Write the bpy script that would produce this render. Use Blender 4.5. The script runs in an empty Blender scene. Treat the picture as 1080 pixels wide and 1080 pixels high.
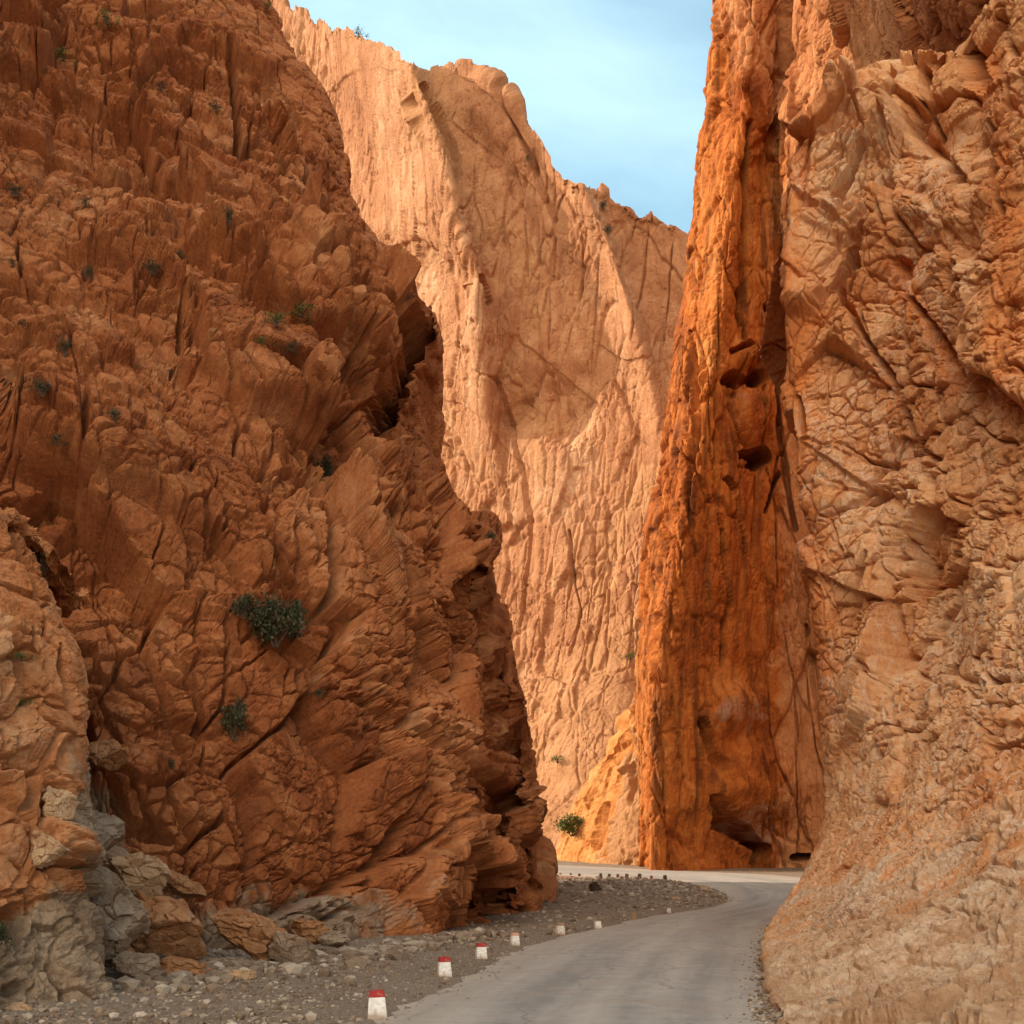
import bpy, bmesh, math, random
import numpy as np
from concurrent.futures import ThreadPoolExecutor
from mathutils import Vector

R = math.radians
random.seed(7)
rng = np.random.default_rng(11)
scene = bpy.context.scene
col = scene.collection
F, CX, YH, EYE = 1100.0, 540.0, 920.0, 3.0      # focal length in photo pixels, optical centre, horizon row, eye height

# ------------------------------------------------------------------ terrain profile
_zy = np.array([-2000, -60, 0, 45, 55, 65, 75, 92, 115, 130, 140, 165, 200, 300, 600, 3000.])
_zz = np.array([0, 0, 0, 0.0, 0.05, 0.2, .45, .95, 2.0, 2.75, 3.2, 4.45, 6.2, 11, 16, 24.])
def base_z(y):
    y = np.asarray(y, float)
    return (np.interp(y - 3, _zy, _zz) + np.interp(y, _zy, _zz) + np.interp(y + 3, _zy, _zz)) / 3
def W(px, py, d):
    px, py, d = np.broadcast_arrays(np.asarray(px, float), np.asarray(py, float), np.asarray(d, float))
    return np.stack([(px - CX) / F * d, d, EYE + (YH - py) / F * d], -1)
def ground_py(d):
    return YH + (EYE - base_z(d)) * F / np.asarray(d, float)

# ------------------------------------------------------------------ noise
U = np.uint32
def _hash(ix, iy, iz, seed):
    with np.errstate(over='ignore'):
        n = ix * U(374761393) + iy * U(668265263) + iz * U(2246822519) + U((seed * 3266489917) & 0xffffffff)
        n = (n ^ (n >> U(13))) * U(1274126177)
        n = (n ^ (n >> U(16))) * U(2654435761)
        return n ^ (n >> U(15))
def _ip(p):
    f = np.floor(p); return f.astype(np.int32).astype(U), (p - f).astype(np.float32)
def _perlin(p, seed):
    (ix, fx), (iy, fy), (iz, fz) = (_ip(p[:, k]) for k in range(3))
    ux, uy, uz = (t * t * t * (t * (t * 6 - 15) + 10) for t in (fx, fy, fz))
    out = 0
    for a in (0, 1):
        wx = ux if a else 1 - ux
        for b in (0, 1):
            wy = uy if b else 1 - uy
            for c in (0, 1):
                wz = uz if c else 1 - uz
                h = _hash(ix + U(a), iy + U(b), iz + U(c), seed)
                g = ((h & U(1023)).astype(np.float32) / 511.5 - 1) * (fx - a)
                g += (((h >> U(10)) & U(1023)).astype(np.float32) / 511.5 - 1) * (fy - b)
                g += (((h >> U(20)) & U(1023)).astype(np.float32) / 511.5 - 1) * (fz - c)
                out = out + wx * wy * wz * g
    return out
def _worley(p, seed, jit=0.95):
    (ix, fx), (iy, fy), (iz, fz) = (_ip(p[:, k]) for k in range(3))
    n = len(p)
    f1 = np.full(n, 9., np.float32); f2 = np.full(n, 9., np.float32)
    hid = np.zeros(n, U); L = np.zeros((n, 3), np.float32)
    for a in (-1, 0, 1):
        for b in (-1, 0, 1):
            for c in (-1, 0, 1):
                h = _hash(ix + U(a & 0xffffffff), iy + U(b & 0xffffffff), iz + U(c & 0xffffffff), seed)
                dx = fx - a - .5 - jit * ((h & U(1023)).astype(np.float32) / 1023 - .5)
                dy = fy - b - .5 - jit * (((h >> U(10)) & U(1023)).astype(np.float32) / 1023 - .5)
                dz = fz - c - .5 - jit * (((h >> U(20)) & U(1023)).astype(np.float32) / 1023 - .5)
                d = dx * dx + dy * dy + dz * dz
                m = d < f1
                f2 = np.where(m, f1, np.minimum(f2, d))
                f1 = np.where(m, d, f1)
                hid = np.where(m, h, hid)
                L[m, 0] = dx[m]; L[m, 1] = dy[m]; L[m, 2] = dz[m]
    return np.concatenate([np.sqrt(f1)[:, None], np.sqrt(f2)[:, None], L, (hid.astype(np.float64) % 1000003)[:, None]], 1)
_pool = ThreadPoolExecutor(4)
def _par(fn, p, *a):
    p = np.ascontiguousarray(p)
    if len(p) < 20000: return fn(p, *a)
    return np.concatenate(list(_pool.map(lambda q: fn(q, *a), np.array_split(p, max(4, len(p) // 60000)))))
def perlin(p, s): return _par(_perlin, p, s)
def worley(p, s): return _par(_worley, p, s)
def fbm(p, s, octs=5, gain=.5, ridged=False):
    a, o, t = 1., 0., 0.
    for k in range(octs):
        n = perlin(p, s + k)
        if ridged: n = .5 - np.abs(n) * 1.6
        o = o + a * n; t += a; a *= gain; p = p * 2.03 + 3.7
    return o / t
def hrand(h, k):
    h = np.asarray(h)
    return np.modf(np.abs(np.sin(h * (0.013 + .0071 * k) + k * 1.7) * 43758.5453))[0]
def rotm(ax, ay, az):
    ca, sa, cb, sb, cc, sc = math.cos(ax), math.sin(ax), math.cos(ay), math.sin(ay), math.cos(az), math.sin(az)
    return np.array([[1, 0, 0], [0, ca, -sa], [0, sa, ca]]) @ np.array([[cb, 0, sb], [0, 1, 0], [-sb, 0, cb]]) @ np.array([[cc, -sc, 0], [sc, cc, 0], [0, 0, 1]])

# ------------------------------------------------------------------ mesh helpers
def mesh_np(name, V, Q, smooth=True, attrs=None):
    me = bpy.data.meshes.new(name)
    V = np.ascontiguousarray(V, np.float32); Q = np.ascontiguousarray(Q, np.int32)
    k = Q.shape[1]
    me.vertices.add(len(V)); me.vertices.foreach_set('co', V.ravel())
    me.loops.add(Q.size); me.loops.foreach_set('vertex_index', Q.ravel())
    me.polygons.add(len(Q))
    me.polygons.foreach_set('loop_start', np.arange(0, Q.size, k, dtype=np.int32))
    me.polygons.foreach_set('use_smooth', np.full(len(Q), smooth, bool))
    for an, av in (attrs or {}).items():
        at = me.attributes.new(an, 'FLOAT', 'POINT'); at.data.foreach_set('value', np.ascontiguousarray(av, np.float32))
    me.update(calc_edges=True)
    return me
def link(name, me, mat=None, parent=None, loc=None):
    o = bpy.data.objects.new(name, me); col.objects.link(o)
    if mat is not None:
        me.materials.clear(); me.materials.append(mat)
    if parent is not None: o.parent = parent
    if loc is not None: o.location = loc
    return o
def tag(o, label=None, cat=None, group=None, kind=None):
    for k, v in (('label', label), ('category', cat), ('group', group), ('kind', kind)):
        if v: o[k] = v
    return o
def empty(name, loc):
    o = bpy.data.objects.new(name, None); col.objects.link(o); o.location = loc; o.empty_display_size = .2
    return o
def grid_quads(nr, nc):
    i = np.arange(nr - 1)[:, None] * nc + np.arange(nc - 1)[None, :]
    return np.stack([i, i + 1, i + nc + 1, i + nc], -1).reshape(-1, 4)

def catmull(A, n):
    """A (K, M, 3) -> dense along axis 0 with n[k] samples in gap k"""
    K = len(A); out = []
    for k in range(K - 1):
        p1, p2 = A[k], A[k + 1]
        p0 = A[k - 1] if k else 2 * p1 - p2
        p3 = A[k + 2] if k + 2 < K else 2 * p2 - p1
        # monotone-ish tangents: limit by neighbouring chord lengths
        l0 = np.linalg.norm(p1 - p0, axis=-1, keepdims=True) + 1e-6
        l1 = np.linalg.norm(p2 - p1, axis=-1, keepdims=True) + 1e-6
        l2 = np.linalg.norm(p3 - p2, axis=-1, keepdims=True) + 1e-6
        m1 = ((p1 - p0) / l0 * l1 + (p2 - p1) * l0 / l1 * (l1 / l0)) / 2 * np.minimum(1, l0 / l1 + .2)
        m2 = ((p2 - p1) + (p3 - p2) / l2 * l1) / 2 * np.minimum(1, l2 / l1 + .2)
        t = (np.arange(n[k]) / n[k])[:, None, None]
        h00 = 2 * t**3 - 3 * t**2 + 1; h10 = t**3 - 2 * t**2 + t; h01 = -2 * t**3 + 3 * t**2; h11 = t**3 - t**2
        out.append(h00 * p1 + h10 * m1 + h01 * p2 + h11 * m2)
    out.append(A[-1:])
    return np.concatenate(out)
def proj(P):
    d = np.maximum(P[..., 1], 1.0)
    return np.stack([CX + P[..., 0] / d * F, YH - (P[..., 2] - EYE) / d * F], -1)
def gaps(A, res, cap=9999, wres=None):
    s = proj(A); n = []
    for k in range(len(A) - 1):
        L = np.median(np.linalg.norm(s[k + 1] - s[k], axis=-1))
        mid = (s[k] + s[k + 1]) / 2
        off = ((mid[:, 0] < -40) | (mid[:, 0] > 1120) | (mid[:, 1] < -60)).mean() > .9
        m_ = max(2, math.ceil(L / (res * (5 if off else 1))))
        if wres and not off: m_ = int(min(max(m_, np.percentile(np.linalg.norm(A[k + 1] - A[k], axis=-1), 70) / wres), 3.2 * m_))
        n.append(int(min(cap, m_)))
    return n
def polydist(q, pts):
    best = np.full(len(q), 1e9)
    for (a, b) in zip(pts[:-1], pts[1:]):
        a = np.array(a, float); b = np.array(b, float); ab = b - a
        t = np.clip(((q - a) @ ab) / (ab @ ab), 0, 1)
        best = np.minimum(best, np.linalg.norm(q - a - t[:, None] * ab, axis=1))
    return best

def build_sheet(ctrl, res, layers, seed, rough, cracks=(), bulges=(), hidden_from=None, zone=None, warp=.35, rot=(0, 0, 0), flip=False, damp=None, vis=None, turn=(), beds=(), warm=None, post=None, wres=None, lift=None, bedmask=None, pits=()):
    """ctrl (rows, cols, 3): smooth base wall; layers of tilted fracture blocks and rough noise push it along its normal"""
    rows, cols, _ = ctrl.shape
    nr = gaps(ctrl, res, wres=wres)
    A = catmull(ctrl, nr)
    At = A.transpose(1, 0, 2)
    nc = gaps(At[:, ::max(1, At.shape[1] // 60)], res, wres=wres)
    if hidden_from is not None:
        for k in range(len(nc)):
            if k >= hidden_from[1] or k < hidden_from[0]: nc[k] = max(3, min(nc[k] // 2, 60))
        for k in turn:
            g = np.median(np.linalg.norm(At[k + 1] - At[k], axis=-1)); nc[k] = int(np.clip(g / (2.2 * res * np.median(At[k, :, 1]) / F), nc[k], 60))
    B = catmull(At, nc).transpose(1, 0, 2)
    H, Wd, _ = B.shape
    ci = np.concatenate([np.full(n, 0) + k + np.arange(n) / n for k, n in enumerate(nc)] + [np.array([cols - 1.])])
    du = np.gradient(B, axis=1); dv = np.gradient(B, axis=0)
    N = np.cross(du, dv); N /= np.linalg.norm(N, axis=-1, keepdims=True) + 1e-9
    if flip: N = -N
    P = B.reshape(-1, 3); N = N.reshape(-1, 3)
    scr = proj(P)
    disp = np.zeros(len(P)); blk = np.zeros(len(P)); edge = np.zeros(len(P))
    M = rotm(*rot)
    Pr = P @ M.T
    Nr = N @ M.T
    def soft(a, it):
        a = a.reshape(H, Wd)
        for _ in range(it):
            b = np.pad(a, 1, mode='edge')
            a = (b[1:-1, 1:-1] * 2 + b[:-2, 1:-1] + b[2:, 1:-1] + b[1:-1, :-2] + b[1:-1, 2:]) / 6
        return a.ravel()
    for k, (size, st, amp, crack, cw) in enumerate(layers):
        q = Pr / (size * np.array(st))
        wv = np.stack([fbm(q * 1.3 + 17 * j, seed + 40 + k * 7 + j, 3) for j in range(3)], -1)
        w = worley(q + warp * 1.6 * wv, seed + 100 + k)
        h = w[:, 5]
        off = hrand(h, 1) - .5
        # each block is a plane of its own tilt
        tx, ty, tz = (hrand(h, 2 + j) - .5 for j in range(3))
        tl = tx * w[:, 2] + ty * w[:, 3] + tz * w[:, 4]
        e = w[:, 1] - w[:, 0]
        cw = np.maximum(cw, 1.25 * P[:, 1] / F / (size * min(st)))
        pres = 0.05 + 1.15 * np.clip(fbm(Pr / (size * 5) + 31, seed + 300 + k, 3) * 3.6 + .38, 0, 1) ** 1.2
        disp += soft(amp * pres * (off * 1.0 + tl * 2.6), (5, 3, 2, 1, 0, 0, 0)[k] if amp > 0 else 0) - soft(crack * np.clip(pres + .15, 0, 1) * np.exp(-(e / cw) ** 2), 1 if k < 3 else 0)
        blk += (hrand(h, 9) - .5) * (.9 if k == 0 else .75) * (.8 ** k)
        edge = np.maximum(edge, np.exp(-(e / (cw * 2)) ** 2) * (.8 ** k))
    for j, (nv, size, amp) in enumerate(beds):
        nv = np.array(nv, float); nv /= np.linalg.norm(nv)
        s_ = P @ nv / size + .55 * fbm(P / (size * 6) + 5, seed + 700 + j, 3) + .9 * fbm(P / (size * 14) + 9, seed + 720 + j, 2)
        cell = np.floor(s_); fr = s_ - cell
        ok = .1 + 1.2 * np.clip(fbm(P / (size * 4) + 3, seed + 740 + j, 3) * 4 + .35, 0, 1)
        if bedmask is not None: ok = ok * bedmask(P, scr)
        disp += soft(amp * ok * ((1 - fr) - .5 + .7 * (hrand(cell + 500 + 91 * j, 3) - .5)), 1)
    for (size, st, amp, octs, ridged) in rough:
        disp += amp * fbm(Pr / (size * np.array(st)), seed + 500 + int(size * 13), octs, .55, ridged)
    if damp is not None: disp *= damp(P, scr)
    if post is not None: disp += post(P, scr)
    front = np.tile(ci, H)
    fm = np.ones(len(P))
    if vis is not None: fm = ((front >= vis[0]) & (front <= vis[1])).astype(float)
    wob = np.stack([fbm(P / 4.0 * (60 / np.maximum(P[:, 1:2], 20)), seed + 900 + j, 3) for j in range(2)], -1)
    for (pts, w_, dep) in cracks:
        pa = np.array(pts, float)
        m = (fm > 0) & (scr[:, 0] > pa[:, 0].min() - 5 * w_) & (scr[:, 0] < pa[:, 0].max() + 5 * w_) & (scr[:, 1] > pa[:, 1].min() - 5 * w_) & (scr[:, 1] < pa[:, 1].max() + 5 * w_)
        if not m.any(): continue
        dd = polydist(scr[m] + wob[m] * (w_ * 1.2 + 5), pts)
        jag = .45 + 1.3 * np.clip(.5 + 1.6 * fbm(P[m] / (.05 * P[m][:, 1:2]), seed + 950, 2), 0, 1)
        disp[m] -= dep * np.clip(1.15 - dd / (w_ * .8 * jag), 0, 1) ** .8
    for (cx, cy, rx, ry, dep, pw) in bulges:
        m = fm > 0
        r2 = ((scr[m, 0] + wob[m, 0] * rx * .9 - cx) / rx) ** 2 + ((scr[m, 1] + wob[m, 1] * ry * .9 - cy) / ry) ** 2
        disp[m] += dep * np.exp(-r2 ** pw)
    V = P + N * disp[:, None]
    for (pts, w_, dep) in pits:      # clefts running back into the wall
        m = (fm > 0) & (scr[:, 0] > min(p[0] for p in pts) - 3 * w_) & (scr[:, 0] < max(p[0] for p in pts) + 3 * w_) & (scr[:, 1] > pts[0][1] - 3 * w_) & (scr[:, 1] < pts[-1][1] + 3 * w_)
        dd = polydist(scr[m] + wob[m] * (w_ * .6 + 3), pts)
        V[m, 1] += dep * np.clip(1.2 - dd / w_, 0, 1) ** .7
    if lift is not None: V[:, 2] += lift(P, scr)
    zn = zone(P, scr, wob) if zone is not None else np.zeros(len(P))
    blk = blk - blk.mean()
    wm = warm(P, scr, wob) if warm is not None else np.zeros(len(P))
    return V, grid_quads(H, Wd), dict(blk=blk, zone=zn, warm=wm)

# ------------------------------------------------------------------ materials
def nodes(name):
    m = bpy.data.materials.new(name); m.use_nodes = True
    nt = m.node_tree; nt.nodes.clear()
    out = nt.nodes.new('ShaderNodeOutputMaterial')
    return m, nt, out
def nd(nt, typ, ins=None, **props):
    n = nt.nodes.new(typ)
    for k, v in props.items(): setattr(n, k, v)
    for k, v in (ins or {}).items():
        s = n.inputs[k]
        if isinstance(v, bpy.types.NodeSocket): nt.links.new(v, s)
        else: s.default_value = v
    return n
def noise(nt, vec, scale, detail=6, rough=.55, dist=0.):
    return nd(nt, 'ShaderNodeTexNoise', {'Vector': vec, 'Scale': scale, 'Detail': detail, 'Roughness': rough, 'Distortion': dist})
def ramp(nt, fac, stops, interp='LINEAR'):
    n = nd(nt, 'ShaderNodeValToRGB', {'Fac': fac}); cr = n.color_ramp; cr.interpolation = interp
    while len(cr.elements) < len(stops): cr.elements.new(.5)
    for e, (p, c) in zip(cr.elements, stops):
        e.position = p; e.color = (*c, 1) if not isinstance(c, (int, float)) else (c, c, c, 1)
    return n.outputs['Color']
def mixc(nt, fac, a, b, mode='MIX'):
    n = nd(nt, 'ShaderNodeMix', data_type='RGBA', blend_type=mode)
    for s, v in ((n.inputs[0], fac), (n.inputs[6], a), (n.inputs[7], b)):
        if isinstance(v, bpy.types.NodeSocket): nt.links.new(v, s)
        elif isinstance(v, tuple): s.default_value = (*v, 1) if len(v) == 3 else v
        else: s.default_value = v
    return n.outputs[2]
def math_(nt, op, a, b=0., clamp=False):
    n = nd(nt, 'ShaderNodeMath', operation=op, use_clamp=clamp)
    for s, v in ((n.inputs[0], a), (n.inputs[1], b)):
        if isinstance(v, bpy.types.NodeSocket): nt.links.new(v, s)
        else: s.default_value = v
    return n.outputs[0]
def maprange(nt, v, a, b, c=0., d=1.):
    return nd(nt, 'ShaderNodeMapRange', {'Value': v, 'From Min': a, 'From Max': b, 'To Min': c, 'To Max': d}).outputs[0]
def mapping(nt, vec, scale=(1, 1, 1), rot=(0, 0, 0)):
    return nd(nt, 'ShaderNodeMapping', {'Vector': vec, 'Scale': scale, 'Rotation': rot}).outputs[0]
def finish(nt, out, colr, rough, normal=None, spec=.25):
    b = nd(nt, 'ShaderNodeBsdfPrincipled', {'Base Color': colr, 'Roughness': rough, 'Specular IOR Level': spec})
    if normal is not None: nt.links.new(normal, b.inputs['Normal'])
    nt.links.new(b.outputs[0], out.inputs['Surface'])

def rock_mat(name, cols, zonecol, unit=1.0, bump=.25, streak=.35, streakcol=(.10, .05, .03), streak_sc=(1, 1, .12), veincol=None, world=True, zone_amt=1.0, blk_amt=.8, warmcols=None):
    """cols: dark, mid, light, pale; unit: metres of the coarse mottling"""
    m, nt, out = nodes(name)
    if world: vec = nd(nt, 'ShaderNodeNewGeometry').outputs['Position']
    else: vec = nd(nt, 'ShaderNodeTexCoord').outputs['Object']
    big = noise(nt, vec, .09 / unit, 5, .6, .6).outputs['Fac']
    mid = noise(nt, vec, .55 / unit, 9, .62, .4).outputs['Fac']
    fine = noise(nt, vec, 5. / unit, 8, .65).outputs['Fac']
    blk = nd(nt, 'ShaderNodeAttribute', attribute_name='blk').outputs['Fac']
    f = math_(nt, 'ADD', math_(nt, 'MULTIPLY', big, .45), math_(nt, 'MULTIPLY', mid, .55))
    f = math_(nt, 'ADD', f, math_(nt, 'MULTIPLY', math_(nt, 'SUBTRACT', fine, .5), .38))
    f = math_(nt, 'ADD', f, math_(nt, 'MULTIPLY', blk, .16 * blk_amt))
    c = ramp(nt, f, [(.28, cols[0]), (.44, cols[1]), (.56, cols[2]), (.72, cols[3])])
    # desert varnish and water streaks running down the face
    sv = mapping(nt, vec, streak_sc)
    st = noise(nt, sv, 1.1 / unit, 7, .6, .5).outputs['Fac']
    st = math_(nt, 'MULTIPLY', maprange(nt, st, .47, .62), maprange(nt, big, .36, .56))
    c = mixc(nt, math_(nt, 'MULTIPLY', st, streak), c, streakcol)
    zn = nd(nt, 'ShaderNodeAttribute', attribute_name='zone').outputs['Fac']
    zf = math_(nt, 'MULTIPLY', maprange(nt, math_(nt, 'ADD', zn, math_(nt, 'MULTIPLY', math_(nt, 'SUBTRACT', mid, .5), 1.5)), .38, .62), zone_amt, True)
    zc = ramp(nt, math_(nt, 'ADD', math_(nt, 'MULTIPLY', mid, .6), math_(nt, 'MULTIPLY', fine, .4)), [(.33, zonecol[0]), (.5, zonecol[1]), (.68, zonecol[2])])
    c = mixc(nt, zf, c, zc)
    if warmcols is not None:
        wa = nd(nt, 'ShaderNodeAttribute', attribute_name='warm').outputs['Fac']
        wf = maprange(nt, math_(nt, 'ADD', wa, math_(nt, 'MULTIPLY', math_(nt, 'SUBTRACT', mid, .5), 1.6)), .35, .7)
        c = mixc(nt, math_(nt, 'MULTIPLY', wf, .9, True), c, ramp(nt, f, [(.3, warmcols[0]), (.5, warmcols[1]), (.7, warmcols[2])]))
    if veincol is not None:
        vn = noise(nt, mapping(nt, vec, (1, 1, .45)), .8 / unit, 8, .7, 1.4).outputs['Fac']
        vf = maprange(nt, math_(nt, 'ABSOLUTE', math_(nt, 'SUBTRACT', vn, .5)), .026, .006)
        vf = math_(nt, 'MULTIPLY', vf, maprange(nt, big, .42, .6))
        c = mixc(nt, math_(nt, 'MULTIPLY', vf, .75), c, veincol)
    hb = noise(nt, vec, 4.5 / unit, 12, .7, .2).outputs['Fac']
    vo = nd(nt, 'ShaderNodeTexVoronoi', {'Vector': nd(nt, 'ShaderNodeVectorMath', {0: vec, 1: nd(nt, 'ShaderNodeVectorMath', {0: noise(nt, vec, 1.2 / unit, 4).outputs['Color'], 'Scale': .9 * unit}, operation='SCALE').outputs[0]}, operation='ADD').outputs[0], 'Scale': 1.4 / unit}, feature='DISTANCE_TO_EDGE').outputs['Distance']
    hv = maprange(nt, vo, 0, .07)
    hgt = math_(nt, 'ADD', math_(nt, 'MULTIPLY', hb, 1.), math_(nt, 'MULTIPLY', hv, .05))
    bp = nd(nt, 'ShaderNodeBump', {'Height': hgt, 'Strength': 1., 'Distance': bump * unit * .45})
    finish(nt, out, c, .92, bp.outputs[0], .18)
    return m

M_LEFT = rock_mat('red_rock', [(.17, .047, .016), (.315, .097, .031), (.42, .152, .054), (.52, .245, .11)],
                  [(.13, .08, .05), (.29, .19, .12), (.45, .33, .235)], 1.0, .30, .45, (.12, .045, .02))
M_NEAR = rock_mat('buttress_rock', [(.24, .075, .024), (.40, .145, .05), (.49, .21, .088), (.57, .32, .165)],
                  [(.13, .08, .048), (.28, .185, .115), (.46, .345, .24)], .8, .30, .25, (.14, .06, .03))
M_RIGHT = rock_mat('tan_rock', [(.42, .145, .048), (.61, .275, .112), (.69, .37, .18), (.76, .50, .30)],
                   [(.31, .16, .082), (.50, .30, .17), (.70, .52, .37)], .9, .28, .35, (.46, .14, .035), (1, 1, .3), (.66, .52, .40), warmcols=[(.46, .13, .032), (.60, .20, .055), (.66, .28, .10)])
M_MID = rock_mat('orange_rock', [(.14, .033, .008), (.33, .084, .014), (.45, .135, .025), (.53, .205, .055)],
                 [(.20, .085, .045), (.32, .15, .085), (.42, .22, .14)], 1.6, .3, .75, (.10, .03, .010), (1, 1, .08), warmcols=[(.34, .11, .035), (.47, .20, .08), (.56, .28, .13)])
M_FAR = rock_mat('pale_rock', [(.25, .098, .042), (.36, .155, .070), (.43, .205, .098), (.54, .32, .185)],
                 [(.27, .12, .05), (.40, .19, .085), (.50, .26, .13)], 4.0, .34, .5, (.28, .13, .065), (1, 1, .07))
M_SPUR = rock_mat('amber_rock', [(.34, .115, .03), (.50, .19, .05), (.57, .25, .08), (.63, .34, .13)],
                  [(.28, .12, .05), (.40, .19, .08), (.5, .27, .13)], 1.6, .28, .2, (.2, .09, .03))

# ------------------------------------------------------------------ left cliff
LS = np.array([(-400, 110), (-350, 130), (-150, 230), (0, 287), (40, 300), (70, 325), (100, 345), (130, 359), (160, 364), (182, 361), (210, 370), (240, 388), (270, 414), (300, 440),
               (330, 459), (360, 464), (400, 462), (440, 454), (470, 457), (500, 470), (530, 489), (560, 519), (600, 529), (650, 534), (700, 538), (750, 547), (800, 559), (850, 573),
               (880, 578), (920, 578), (950, 572), (1100, 560)], float)
def left_cliff():
    fr = [-1.3, -.45, 0, .22, .45, .7, .88, .965, 1.0]
    kp = np.array([-350, 0, 300, 500, 700, 1000.])
    kd = {-1.3: [70, 48, 34, 27, 22, 17], -.45: [92, 68, 47, 36, 31, 27], 0: [112, 85, 60, 47, 41, 36], .22: [116, 89, 63, 50, 43, 37], .45: [120, 93, 68, 55, 47, 40],
          .7: [124, 97, 73, 61, 54, 48], .88: [127, 100, 80, 69, 64, 59], .965: [129, 102.5, 86, 77, 74, 71], 1.0: [131, 105.5, 91, 85, 83, 83]}
    V = np.linspace(0, 1, 46)
    rows = []
    for v in V:
        row = []
        for f in fr:
            db = kd[f][-1]; pb = float(ground_py(db)) + 3
            top = -420.
            py = pb + (top - pb) * v
            s = np.interp(py, LS[:, 0], LS[:, 1])
            d = np.interp(py, kp, kd[f])
            px = f * s if f >= 0 else f * 400
            row.append(W(px, py, d))
        e = row[-1]; py = proj(e)[1]; s = proj(e)[0]; d = e[1]
        for (dp, dd) in ((-1, 3.5), (-14, 10), (-60, 21), (-170, 30), (-420, 34), (-1500, 26)):
            dd *= float(np.clip((132 - d) / 45, .2, 1)); q = W(s + dp, py, d + dd); q[2] = e[2]
            q[0] = (s + dp - CX) / F * d
            row.append(q)
        q = row[0]; zz = max(q[2], 0)
        pre = [np.array([-x0 - .38 * zz, y0, zz * f_ + min(q[2], 0)]) for (x0, y0, f_) in ((95, -170, .12), (62, -70, .22), (36, -14, .6))]
        rows.append(pre + row)
    A = np.array([[np.asarray(p, float) for p in r] for r in rows])
    A = np.concatenate([A[:1] - np.array([0, 0, 4.]), A])
    last = A[-1:].copy(); cen = last.mean(1, keepdims=True)
    A = np.concatenate([A, last * [.97, 1.01, 1.0] + [-4, 2, 40], last * [.9, 1.03, 1.0] + [-14, 4, 75], last * [.7, 1.1, 1.0] + [-50, 4, 80]])
    cracks = [([(418, 345), (424, 300)], 7, 2.5),
              ([(243, 45), (246, 110), (250, 185)], 5, 2.2), ([(97, 248), (94, 275), (91, 286)], 3, .8),
              ([(120, 300), (150, 303), (168, 315)], 3.2, 1.0), ([(345, 535), (346, 575), (349, 628)], 5, 2.0), ([(418, 612), (412, 658)], 3.5, 1.5),
              ([(91, 590), (130, 611), (167, 641), (192, 661)], 2.6, 1.0), ([(192, 661), (214, 690), (231, 718), (240, 748)], 4, 1.4),
              ([(395, 712), (393, 745), (387, 768)], 2.6, 1.1), ([(82, 690), (84, 720), (96, 775), (150, 836), (192, 856)], 9, 2.2),
              ([(418, 872), (396, 930)], 6, 1.6), ([(470, 905), (452, 985)], 7, 1.8), 
              ([(483, 535), (492, 580), (500, 630), (512, 690)], 6, 2.4), ([(345, 440), (372, 480), (385, 520)], 4, 1.2), ([(205, 560), (220, 590)], 5, 1.4),
              ([(222, 575), (236, 597), (250, 610)], 5, 1.6), ([(0, 392), (60, 405), (112, 420)], 4, 1.2), ([(190, 320), (191, 360)], 2.5, .9), ([(192, 378), (215, 392)], 5, 1.3),
              ([(300, 440), (330, 465), (345, 505)], 4, 1.3), ([(120, 130), (135, 160)], 4, 1.2), ([(20, 430), (110, 470), (140, 475)], 4, 1.2), ([(315, 180), (316, 210)], 3, 1.2),
              ([(365, 300), (380, 345), (370, 395)], 4, 1.2), ([(520, 590), (516, 700), (530, 800)], 6, 2.0)]
    bulges = [(130, 265, 42, 26, 1.6, 2), (148, 304, 22, 9, .9, 2), (395, 350, 30, 40, 2.2, 2), (90, 425, 40, 22, 1.3, 2), (275, 600, 24, 26, 1.0, 2), (150, 790, 55, 30, 1.6, 2),
              (510, 566, 17, 32, 1.5, 2), (60, 350, 40, 30, .8, 2), (330, 470, 30, 25, -.8, 2), (110, 940, 95, 55, 2.6, 2), (40, 900, 60, 80, 1.5, 2)]
    def zone(P, scr, wob):
        low = np.clip((965 + .10 * (300 - scr[:, 0]) - 70 - scr[:, 1]) / -75, 0, 1) * np.clip((470 - scr[:, 0]) / 160, 0, 1)
        gul = np.exp(-(((scr[:, 0] - 95) / 60) ** 2 + ((scr[:, 1] - 870) / 85) ** 2)) * .9
        upl = np.exp(-(((scr[:, 0] - 10) / 70) ** 2 + ((scr[:, 1] - 420) / 60) ** 2)) * .62
        return np.maximum(np.maximum(low, gul), upl) + wob[:, 0] * .3
    layers = [(15, (1, 1, 1.3), 2.6, .4, .03), (6.0, (1.2, 1, 1.1), 2.5, 1.3, .03), (2.6, (1.2, 1, .9), .80, .9, .035), (1.1, (1.2, 1, .9), .17, .30, .05), (.45, (1.2, 1, .9), .05, .06, .08), (4.0, (1, 1, 2.2), 0, 1.6, .022), (1.7, (1.3, 1, 1), 0, .6, .03)]
    rough = [(9, (1, 1, 1), .3, 5, True), (1.3, (1.2, 1.2, .8), .06, 4, True), (.3, (1, 1, 1), .025, 3, False)]
    def damp(P, scr):
        t = np.interp(scr[:, 1], LS[:, 0], LS[:, 1]) - scr[:, 0]
        return .42 + .58 * np.clip(t / 75, 0, 1)
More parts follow.
